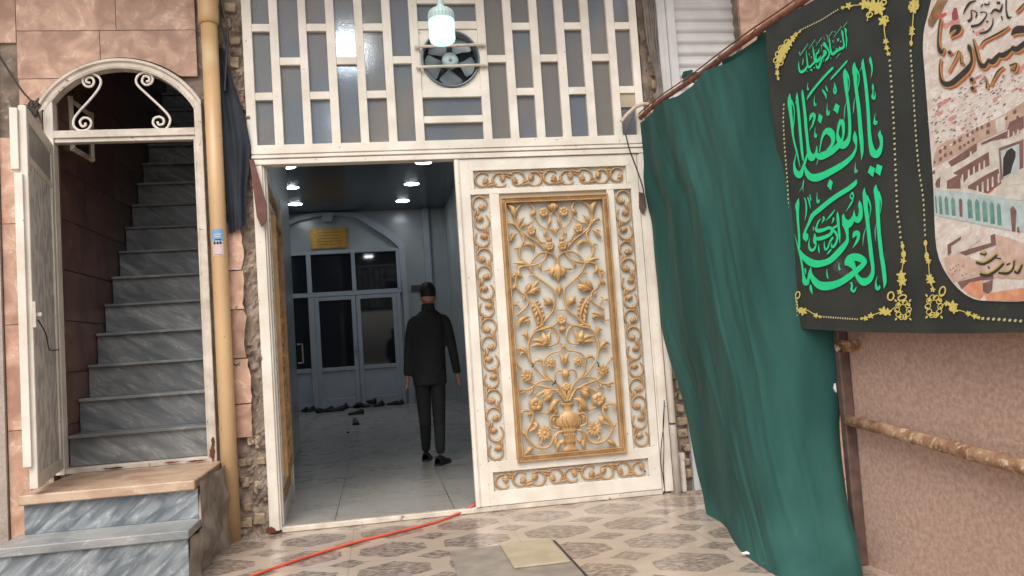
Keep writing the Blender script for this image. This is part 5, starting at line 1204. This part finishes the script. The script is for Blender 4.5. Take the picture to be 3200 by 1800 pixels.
strip(big,K5,[(1060,385,20),(1095,310,90),(1160,255,130),(1260,240,130),(1345,275,120),(1390,320,90),(1350,390,84),(1260,470,96),(1140,570,105),(1000,665,112),(850,725,130),(700,745,150),(585,712,130),(495,620,92),(450,530,60),(452,410,5)])
strip(big,K5,[(1100,330,110),(1155,370,90),(1205,420,70),(1245,480,60)]); strip(big,K5,[(1150,300,90),(1200,350,60),(1215,420,60)])
strip(big,K5,[(200,60,30),(255,230,36),(290,400,36),(318,560,46),(345,670,90),(385,690,80),(408,620,46),(425,520,40),(452,410,4)])
strip(big,K4,[(1470,355,6),(1480,440,74),(1498,560,74),(1480,680,100),(1430,735,125),(1385,695,66),(1362,610,34),(1368,540,5)])
strip(big,K4,[(1368,600,30),(1345,700,66),(1290,790,130),(1220,815,165),(1170,740,90),(1150,660,50),(1158,615,6)])
strip(big,K4,[(1190,800,140),(1215,900,90),(1238,1050,50),(1230,1160,72),(1160,1260,105),(1050,1390,120),(900,1530,118),(740,1590,126),(600,1600,145),(480,1560,140),(370,1480,108),(285,1380,66),(230,1260,28),(150,1020,6)])
strip(big,K4,[(225,310,5),(203,420,72),(205,600,60),(220,800,48),(243,1000,46),(258,1290,42)]); strip(thin,K4,[(150,540,4),(165,440,20),(185,390,20)])
strip(big,K4,[(1404,-60,10),(1370,20,84),(1250,120,92),(1050,240,94),(850,380,94),(650,540,94),(520,650,82),(450,800,56),(390,920,46),(365,990,50)]); poly(big,K4,[(365,960),(445,1030),(440,1110),(395,1170),(325,1100),(328,1010)])
for q in ([(1030,570,5),(1040,680,56),(1057,850,50),(1080,1050,42),(1088,1195,5)],[(985,530,5),(900,640,36),(790,765,5)],[(690,720,16),(640,780,32),(612,860,34),(605,930,60),(660,950,80),(760,930,66),(870,890,60),(925,930,52),(900,1010,62),(800,1070,72),(680,1105,76),(610,1105,60),(590,1060,26),(575,1000,8)],[(1045,820,20),(1000,870,42),(940,900,44)],[(940,930,50),(1010,1000,52),(1037,1080,42),(1010,1200,42),(950,1270,50),(922,1240,32),(930,1180,8)],[(960,1080,40),(925,1110,46),(880,1190,32),(850,1280,36),(805,1320,44),(780,1260,30),(772,1150,8)],[(920,1310,26),(870,1370,36),(830,1418,5)],[(612,1210,22),(570,1310,48),(510,1330,62),(465,1270,42),(458,1180,25),(475,1090,5)],[(575,1000,10),(562,1100,32),(585,1180,66),(608,1210,30)],[(545,870,22),(545,940,26)],[(660,1220,8),(664,1320,32),(682,1400,6)],[(740,670,34),(757,720,44),(710,805,5)],[(950,690,32),(950,740,36),(918,810,5)],
          [(345,300,22),(380,420,32),(388,580,30),(360,750,5)],[(410,290,22),(450,400,32),(475,520,5)],[(455,240,22),(480,360,26)],[(610,190,5),(605,330,24),(630,390,52),(657,330,12)],[(1320,190,40),(1350,270,24),(1310,320,30),(1283,270,22),(1312,210,20)],[(1345,320,20),(1300,420,34),(1200,570,4)],[(1345,1090,12),(1390,1010,94),(1440,1000,94),(1455,1080,60),(1410,1190,45),(1338,1295,5)]): strip(sm,K4,q)
for q in ([(950,340,8),(955,420,25),(972,465,40)],[(740,450,8),(745,550,25),(765,612,20)],[(1605,570,5),(1580,680,22),(1597,790,56),(1637,770,40),(1640,725,10)],[(1160,680,42),(1178,730,32),(1170,800,42),(1210,835,42),(1252,760,12)],[(450,720,22),(460,800,48),(487,890,6)],[(345,430,22),(352,480,34),(360,545,5)]): strip(sm,K5,q)
# small top line
for q in ([(1485,200,10),(1512,240,52),(1512,330,26),(1532,480,32),(1518,670,8)],[(1410,240,10),(1432,310,48),(1452,450,32),(1474,570,38),(1450,640,56),(1380,675,60),(1300,720,56),(1220,785,62),(1178,770,54),(1150,650,36),(1138,530,32),(1125,410,6)],
          [(1000,520,26),(1020,580,76),(1080,660,46),(1120,740,32),(1118,820,34),(1080,890,48),(1018,960,8)],[(985,735,40),(1015,740,100),(1020,800,66),(960,870,42),(930,960,38),(890,1070,52),(850,1100,54),(818,1040,22),(815,980,6)],[(885,660,6),(870,740,32),(822,790,38),(812,870,30),(840,950,70),(890,900,52),(930,820,10)],
          [(735,600,8),(757,750,36),(777,900,36),(800,985,56)],[(790,960,50),(730,1020,40),(660,1085,50),(620,1050,38),(600,900,32),(575,690,6)],[(605,1060,26),(560,1140,50),(470,1195,66),(422,1150,40),(405,1060,28),(410,950,6)],[(680,1160,42),(722,1140,44)],[(770,1110,44),(775,1080,20)],[(1375,680,34),(1360,620,22)],[(1310,720,34),(1290,650,20)]): strip(big,K1,q)
for q in ([(430,825,18),(530,690,22),(625,550,14)],[(640,680,12),(790,460,18)],[(810,605,12),(950,415,18)],[(1115,400,12),(1205,270,18)],[(1230,410,12),(1420,160,18)],[(1455,190,12),(1545,65,18)],[(1290,885,12),(1340,810,18),(1400,760,8)],[(970,980,8),(1005,880,18)],[(400,750,14),(432,790,22)],[(430,730,14),(430,800,12)],[(505,890,20),(510,950,30),(490,1030,18)],[(640,770,20),(662,820,12)],[(700,840,22),(705,890,18)],[(1060,350,18),(1090,400,22),(1100,530,8)],[(1320,440,30),(1335,490,40),(1350,430,24)],[(1200,480,22),(1225,530,12),(1245,460,12)],[(1390,490,30),(1405,520,28)],[(960,560,20),(930,740,5)],[(915,600,14),(960,600,16)],[(1250,270,20),(1262,300,30)],[(1155,870,20),(1165,895,22)],[(1000,400,8),(1012,470,12)],[(810,510,20),(822,530,20)],[(805,690,16),(812,715,10)],[(1220,620,16),(1232,640,14)],[(590,1160,16),(605,1190,18)],[(645,590,14),(655,605,16)]): strip(thin,K1,q)
big.build('calligraphy', lime, bn, fixn=False); sm.build('vowel_marks', lime, bn, fixn=False); thin.build('fine_strokes', limed, bn, fixn=False)
# bead lines
ident = lambda x, y: (x, y)
def beads(pts, sp, r, mb, ry=None):
    L = [0]; q = catmull(pts, 6)
    for a, b in zip(q, q[1:]): L.append(L[-1]+sqrt((b[0]-a[0])**2+(b[1]-a[1])**2))
    n = int(L[-1]/sp)
    for k in range(n+1):
        s = min(k*sp, L[-1]-1e-6); i = max(j_ for j_ in range(len(L)) if L[j_] <= s); i = min(i, len(q)-2); t = (s-L[i])/max(L[i+1]-L[i], 1e-6)
        x = q[i][0]+(q[i+1][0]-q[i][0])*t; y = q[i][1]+(q[i+1][1]-q[i][1])*t
        poly(mb, ident, [(x+r*cos(a)+.25*r*sin(a), y-(ry or r)*sin(a)) for a in [j_*pi/4 for j_ in range(8)]])
bd_ = MB()
beads([(2782,189),(2787,256),(2795,386),(2800,500),(2804,586),(2808,670),(2814,703),(2817,740),(2823,765)], 16.3, 3.7, bd_)
beads([(2448,327),(2446,370),(2447,407),(2449.5,459),(2455,528),(2460.6,607),(2462,689),(2463,790)], 13.4, 2.6, bd_, 4)
beads([(2503,93),(2540,76),(2574,60),(2600,44),(2628,27.6)], 8, 2.6, bd_)
beads([(2577,989),(2630,993),(2693,997.5)], 7.3, 2.3, bd_, 3.4)
beads([(2847,159),(2853,247),(2857,311),(2861,379),(2866,452),(2874,533),(2887,624),(2892,723),(2894,745)], 15.6, 3.0, bd_, 4.4)
beads([(3073,995),(3110,997),(3193,1003),(3300,1010),(3420,1018)], 17, 5, bd_)
bd_.build('bead_border', pale_y, bn, fixn=False)
# floral corner ornaments
def petal(mb, cx, cy, a, l, w, o=ident, sx=1.):
    n = 6; pts = []
    for i in range(n+1):
        t = i/n; pts.append((cx+cos(a)*l*t*sx, cy+sin(a)*l*t, max(1.35*w*sin(pi*min(1,.08+.92*t))**.8, .6)))
    strip(mb, o, pts, 1)
def ringlet(mb, cx, cy, rx, ry, w, rot=0):
    strip(mb, ident, [(cx+rx*cos(a)*cos(rot)-ry*sin(a)*sin(rot), cy+rx*cos(a)*sin(rot)+ry*sin(a)*cos(rot), w*1.55) for a in [k*pi/5 for k in range(11)]], 2)
def blossom(mb, cx, cy, s, rot, sx=1., n=5):
    s *= 1.12
    for k in range(n): petal(mb, cx, cy, rot+2*pi*k/n, s, s*.42, sx=sx)
def medallion(mb, cx, cy, w, h, sd):
    r_ = random.Random(sd)
    for k in range(10):
        a = 2*pi*k/10; ringlet(mb, cx+w*.36*cos(a), cy+h*.36*sin(a), w*.13, h*.12, 1.8, r_.random())
    for k in range(7): petal(mb, cx+w*.34*cos(k*.9), cy+h*.34*sin(k*.9), k*.9+1.2, w*.26, w*.10)
    for sx_, sy_ in ((1,1),(-1,1),(1,-1),(-1,-1)): petal(mb, cx+sx_*w*.38, cy+sy_*h*.38, atan2(sy_*h, sx_*w), w*.2, w*.09)
def chain(mb, pts, sizes, sx=1., w=2.8):
    strip(mb, ident, [(x, y, w) for x, y in pts], 4)
    for (x, y), s in zip(pts, sizes):
        if s > 0: blossom(mb, x, y, s, x*1.3+y, sx)
        elif s < 0: 
            petal(mb, x, y+s, pi/2, -s*2, -s*.9)
om = MB()
medallion(om, 2485, 958, 32, 62, 1); chain(om, [(2463,800),(2466,828),(2473,872),(2478,888),(2482,925)], [-9,-13,9,11,0], .7)
ringlet(om, 2500,922,7,11,2.6,.3); chain(om, [(2498,962),(2510,970),(2518,972),(2530,968),(2548,978),(2560,985),(2572,989)], [0,9,13,0,0,8,5])
medallion(om, 2824, 968, 50, 66, 2); chain(om, [(2824,770),(2827,795),(2826,815),(2820,860),(2822,880),(2815,912)], [-9,-12,9,14,14,9]); ringlet(om, 2788,925,9,13,3,.2); ringlet(om,2822,930,13,8,3,-.4)
chain(om, [(2800,960),(2778,975),(2765,972),(2750,978),(2728,986),(2712,994),(2700,995)], [0,12,14,0,9,8,5])
# upper left corner
chain(om, [(2500,98),(2487,108),(2477,120),(2466,135),(2455,150),(2443,165),(2434,182),(2428,205),(2428,228),(2431,245)], [5,8,11,13,16,18,15,10,9,6], .8)
for x, y in ((2438,150),(2428,168),(2446,178),(2422,188),(2456,132),(2440,196)): ringlet(om, x, y, 6, 8, 2.2, .5)
# upper corner by the bead line
chain(om, [(2640,24),(2660,18),(2685,16),(2710,14),(2735,18),(2752,30),(2765,66),(2768,100),(2772,130),(2775,150),(2780,168)], [6,11,0,16,20,18,16,0,9,8,7])
for x, y in ((2712,2),(2742,4),(2756,16),(2765,8),(2740,26),(2770,58),(2724,46)): ringlet(om, x, y, 9, 7, 2.6, -.6)
chain(om, [(2726,36),(2720,50),(2717,66)], [0,0,0])
chain(om, [(2862,-10),(2860,10),(2858,28),(2856,60),(2853,90),(2852,104),(2850,135)], [0,15,14,0,9,9,-9])
for x, y in ((2850,22),(2866,18),(2862,4)): ringlet(om, x, y, 7, 9, 3, .4)
# beside the picture
chain(om, [(2895,760),(2899,800),(2904,815),(2908,868),(2912,878),(2918,905)], [-10,-12,9,12,13,8]); medallion(om, 2922, 957, 54, 78, 5); ringlet(om, 2948,910,9,15,3,.3)
chain(om, [(2945,955),(2962,948),(2980,955),(2985,968),(3005,970),(3030,980),(3050,988),(3062,992)], [0,9,16,12,0,9,9,6])
om.build('floral_border', yellow, bn, fixn=False)

# the printed picture
outl = [(2912,-6),(2899,50),(2887,95),(2884,152),(2891,235),(2899,342),(2908,455),(2914,531),(2918,600),(2920,666),(2923,740),(2928,780),(2936,812),(2949,840),(2962,862),(2978,884),(2998,905),(3019,922),(3042,934),(3069,940),(3131,942),(3200,943)]
def Bw(y, z, e): p = Vector((BX+SK*y, y, z)); return p+Vector((-1,-.05,0))*(e*.4+bw_(y, z))
top = S(3200,-60,BX)
def picmat():
    m = veined('printed_picture', rgb(238,234,224), rgb(216,198,186), rgb(196,140,130), 18., .55, stretch=(1,1,1.6), rot=(radians(25),0,0), vw=.03, bump=0, vmix=.6); return m
# build as a grid clipped to the outline on its left and bottom side
lb = [B(x, y) for x, y in outl]
def left_y(z):
    for a, b in zip(lb, lb[1:]):
        if (a.z-z)*(b.z-z) <= 0 and abs(a.z-b.z) > 1e-6: t = (a.z-z)/(a.z-b.z); return a.y+(b.y-a.y)*t
    return lb[0].y if z > lb[0].z else lb[-1].y
zb, zt2 = min(p.z for p in lb)+.002, 2.52
def pg(u, v):
    z = zb+(zt2-zb)*(v**1.6); y0 = left_y(z) if z < lb[0].z else lb[0].y-.10*(z-lb[0].z); y1 = -4.0
    return Bw(y0+(y1-y0)*u, z, .0022)
MB().grid(pg, 40, 70).build('picture', picmat(), bn, fixn=False)
def tone(name, c, c2=None): return mat(name, rgb(*c), rgb(*(c2 or tuple(int(v*.9) for v in c))), 30, .55)
T_tan, T_brown, T_dark, T_cream, T_teal, T_pale, T_red, T_pink, T_or = tone('print_tan',(206,176,156)), tone('print_brown',(120,88,84),(140,104,98)), tone('print_dark',(64,56,56)), tone('print_cream',(226,218,204)), tone('print_teal',(92,140,128),(120,164,152)), tone('print_pale_blue',(198,212,210)), tone('print_red',(214,92,70)), tone('print_pink',(216,164,154),(206,144,136)), tone('print_orange',(226,166,128),(214,140,110))
LAY[0] = 0
def layer(m, items, e0, nm):
    mb = MB(); LAY[0] = 0
    for o, pts in items:
        if len(pts[0]) == 2: poly(mb, o, pts, e0)
        else: strip(mb, o, pts, 4, e0)
    mb.build(nm, m, bn, fixn=False)
rp_ = random.Random(21)
blobs = []
for k in range(46):
    x, y = rp_.uniform(2900,3195), rp_.uniform(60,430)
    if 95 < y < 300 and x < 3150 and k % 3: continue
    s = rp_.uniform(5,15); blobs.append((ident, [(x,y),(x+s*2,y-s*1.1),(x+s*2.2,y-s*.3),(x+s*.4,y+s*.8)]))
layer(T_pink, blobs, .0030, 'picture_patch')
blobs = []
for k in range(260):
    x, y = rp_.uniform(2905,3195), rp_.uniform(235,455); s = rp_.uniform(1,4.5)
    if y > 520-(x-2900)*.75: continue
    blobs.append((ident, [(x,y),(x+s*2,y-s*1.3),(x+s*2.4,y-s*.6),(x+s*.4,y+s*.5)]))
layer(T_brown, blobs, .0036, 'picture_patch')
blobs = []
for k in range(170):
    x, y = rp_.uniform(2900,3195), rp_.uniform(100,470); s = rp_.uniform(2,6.5)
    if y > 525-(x-2900)*.72 or (y < 300 and k % 2): continue
    blobs.append((ident, [(x,y),(x+s*2,y-s*1.1),(x+s*2.3,y-s*.2),(x+s*.5,y+s*.9)]))
layer(tone('print_white',(240,238,232)), blobs, .0039, 'picture_patch')
layer(T_tan, [(K8,[(200,640),(330,560),(480,500),(700,400),(900,300),(1080,210),(1400,0),(1400,280),(1100,410),(760,560),(340,800),(150,900),(150,800)])], .0042, 'picture_facade')
layer(T_cream, [(K8,[(160,1000),(340,900),(560,770),(680,700),(880,570),(1100,540),(1400,400),(1400,1330),(820,1260),(160,1180)]),(K8,[(930,300),(1060,240),(1060,420),(950,470)])], .0046, 'picture_facade')
dk = [(K8,[(340,830),(700,590),(700,690),(560,790),(380,890)]),(K8,[(755,590),(1080,440),(1110,330),(1290,250),(1290,400),(1110,520),(900,560),(760,615)]),(K8,[(400,970),(850,700),(862,870),(600,1010),(520,1110),(490,1010)]),(K8,[(590,1130),(970,900),(1010,1100),(830,1225),(590,1165)]),(K8,[(325,1065),(490,980),(500,1165),(325,1165)]),(K8,[(975,655),(1250,560),(1288,540),(1288,900),(1000,1060)]),(K8,[(175,1110),(195,1055),(245,1010),(235,1155),(190,1150)])]
for x, y, s in ((240,700,1),(300,650,1),(245,795,1),(305,745,1),(375,720,1),(420,590,1),(485,555,1),(490,650,1),(545,620,.8),(595,585,.8),(655,550,1),(585,495,.9),(645,460,.9),(705,420,1),(765,395,1),(845,365,1.2),(840,455,1.2),(1070,280,.9),(1180,200,1.1),(1215,270,.9),(170,835,.7),(160,960,.9)):
    a, b = 18*s, 26*s; dk.append((K8,[(x-a,y-b*.5),(x,y-b*1.1),(x+a,y-b*.9),(x+a,y+b*.6),(x-a,y+b)]))
layer(T_brown, dk, .0052, 'picture_window')
pi_ = []
for x, y0, y1 in ((520,990,1105),(600,930,1020),(665,890,985),(735,845,945),(795,815,905),(710,1130,1200),(775,1085,1205),(840,1045,1190),(900,1020,1140),(975,980,1090),(1100,430,540),(1165,450,520),(1220,420,490),(215,920,960),(625,700,760)): pi_.append((K8,[(x-9,y0),(x+9,y0-8),(x+14,y1),(x-12,y1+8)]))
pi_.append((K8,[(500,1110),(640,1040),(980,870),(990,905),(600,1100),(520,1150)])); pi_.append((K8,[(1045,1040),(1200,960),(1288,930),(1288,1100),(1040,1130)]))
layer(T_cream, pi_, .0058, 'picture_column')
layer(T_pale, [(K8,[(1000,690),(1235,600),(1240,930),(1030,1040)])], .0058, 'picture_wall'); layer(T_dark, [(K8,[(1030,1020),(1035,780),(1080,690),(1140,650),(1190,700),(1190,770),(1150,880),(1130,970)])], .0064, 'picture_arch')
te = []
for x, y0, y1, w_ in ((338,265,410,13),(384,270,412,15),(434,278,420,16),(560,288,440,19),(617,292,458,19),(673,300,468,19),(728,308,482,19),(780,322,492,16),(304,262,400,7)): te.append((R5,[(x-w_,y0+28),(x-w_*.3,y0),(x+w_*.8,y0+22),(x+w_+6,y1),(x-w_+8,y1)]))
layer(T_pale, [(R5,[(288,222),(500,240),(760,275),(1000,320),(1000,545),(800,520),(560,470),(292,415)])], .0050, 'picture_wall'); layer(T_teal, te, .0056, 'picture_window')
layer(T_brown, [(R5,[(478,300),(490,288),(504,305),(506,432),(484,425)]),(R5,[(865,370),(888,345),(915,385),(905,540),(880,540)]),(R5,[(918,510),(930,500),(940,550),(918,545)]),(R5,[(490,735),(760,640),(750,555),(716,570),(722,625),(490,690)]),(R5,[(392,640),(495,575),(492,600),(420,650),(422,700),(395,720)])], .0056, 'picture_window')
layer(T_cream, [(R5,[(420,650),(520,610),(600,560),(650,590),(540,680),(470,700)])], .0060, 'picture_wall')
layer(tone('print_sand',(222,196,180),(200,164,148)), [(R5,[(360,740),(480,700),(620,760),(620,860),(430,925),(390,850)]),(R5,[(755,560),(830,580),(1000,640),(1000,900),(640,880),(620,780),(760,660)])], .0062, 'picture_patch')
layer(T_or, [(R5,[(500,960),(560,925),(660,905),(670,1010),(640,1050),(560,1020)]),(R5,[(670,1010),(1000,960),(1000,1062),(690,1058)])], .0066, 'picture_patch')
layer(T_brown, [(R5,[(470,920),(740,850),(740,900),(660,905),(560,925),(500,975)]),(R5,[(660,930),(735,905),(730,980),(700,1010),(660,990)])]+[(R5,[(x,y),(x+10,y-7),(x+12,y),(x+2,y+7)]) for x, y in ((410,830),(430,815),(450,800),(470,790),(445,840),(425,860),(480,830),(505,800),(500,870),(530,860))], .0070, 'picture_patch')
layer(T_red, [(K8,[(835,1215),(905,1165),(915,1180),(850,1225)]),(K7,[(220,230),(370,180),(380,200),(340,240),(225,270)])], .0074, 'picture_flag')
layer(tone('print_magenta',(176,84,96)), [(K7,[(450,190),(480,110),(520,120),(550,260),(500,300),(450,280)])], .0050, 'picture_patch')
layer(tone('print_bronze',(128,96,72),(160,128,84)), [(K7,[(240,0),(400,0),(350,70),(260,250),(170,400),(110,380),(100,300),(130,220),(170,130)])], .0074, 'picture_ornament')
# black, gold and red lettering on the picture
CAL = [[(290,270,26),(262,450,26),(255,640,34),(283,740,66),(310,770,40),(340,690,8)],[(290,860,16),(275,1000,22),(292,1150,40),(350,1225,74),(450,1215,86),(570,1120,88),(680,1010,84),(745,900,46),(738,780,40),(712,700,62),(690,640,10)],
       [(765,560,12),(803,720,34),(843,880,42),(890,960,74),(950,950,64),(992,850,20)],[(990,880,64),(1050,905,84),(1110,840,74),(1160,770,36)],[(1140,800,64),(1210,805,84),(1290,750,60),(1350,690,30)],[(1320,690,64),(1400,720,86),(1500,650,80),(1620,540,60)],
       [(870,680,10),(920,600,24),(1050,530,28),(1180,460,28),(1295,385,12)],[(425,490,10),(470,410,70),(560,395,70),(540,470,60),(430,550,8)],[(1330,510,30),(1400,440,110),(1500,430,110),(1640,440,90)],[(555,735,22),(505,860,16),(400,1050,8)],[(575,770,16),(592,930,22),(622,900,8)],
       [(405,745,50),(440,790,46)],[(735,1135,60),(755,1190,56)],[(745,1265,60),(770,1315,50)],[(930,1110,8),(962,1200,22),(962,1290,22)],[(1210,975,20),(1120,1050,26),(1020,1245,8)],[(1300,960,30),(1400,930,24),(1375,1030,28),(1310,1010,20)],[(1520,40,14),(1450,120,26),(1385,180,10)]]
for nm, m_, gdx, gdy, gr_, ee in (('red_edge', T_red, 26, 30, 8, .0078), ('gold_edge', tone('print_gold',(190,156,96)), 6, 8, 26, .0092), ('black_lettering', T_dark, 0, 0, -8, .0106)):
    LAY[0] = 0; mb = MB()
    for q in CAL: strip(mb, K7, q, 4, ee, gdx, gdy, gr_)
    mb.build(nm, m_, bn, fixn=False)
mb = MB(); LAY[0] = 0
for q in ([(620,210,8),(660,120,30),(720,40,34),(810,10,20)],[(690,315,40),(745,260,26),(740,150,16),(820,190,20),(800,260,20)],[(735,385,40),(850,360,34),(940,260,22),(960,185,16),(870,180,22)],[(860,490,30),(960,465,34),(1040,380,24),(1060,260,10)],[(1020,210,12),(1080,140,34),(1160,165,36),(1195,60,16)],[(1250,0,22),(1250,150,22),(1282,260,38),(1330,240,10)],[(930,60,34),(990,70,24),(1000,20,10)],[(1110,40,42),(1165,45,34)],[(870,110,10),(910,60,26)],[(960,310,30),(985,320,26)],[(775,450,22),(765,475,20)],[(1180,230,22),(1195,300,18)]): strip(mb, K7, q, 4, .0100)
for q in ([(640,705,10),(680,715,14),(690,700,8)],[(610,770,15),(660,785,19),(720,760,19),(770,715,14)],[(640,860,17),(700,870,22),(770,830,19),(820,780,15)],[(700,800,10),(715,820,10)],[(780,850,15),(850,855,20),(890,820,15),(900,760,12)],[(900,840,15),(930,850,19),(960,790,14)],[(840,790,12),(870,780,12)],[(740,735,10),(800,745,10)]): strip(mb, R5, q, 4, .0100)
mb.build('small_lettering', T_dark, bn, fixn=False)
mb = MB()
for q in ([(640,698,10),(690,690,10)],[(605,762,15),(660,776,19),(720,748,19),(775,702,14)],[(636,850,17),(700,860,22),(770,818,19),(825,768,15)],[(780,842,15),(850,846,20),(892,810,15),(906,750,12)],[(900,832,15),(932,842,19),(964,780,14)]): strip(mb, R5, q, 4, .0088, grow=6)
mb.build('gold_edge', tone('print_gold_small',(196,184,96)), bn, fixn=False)
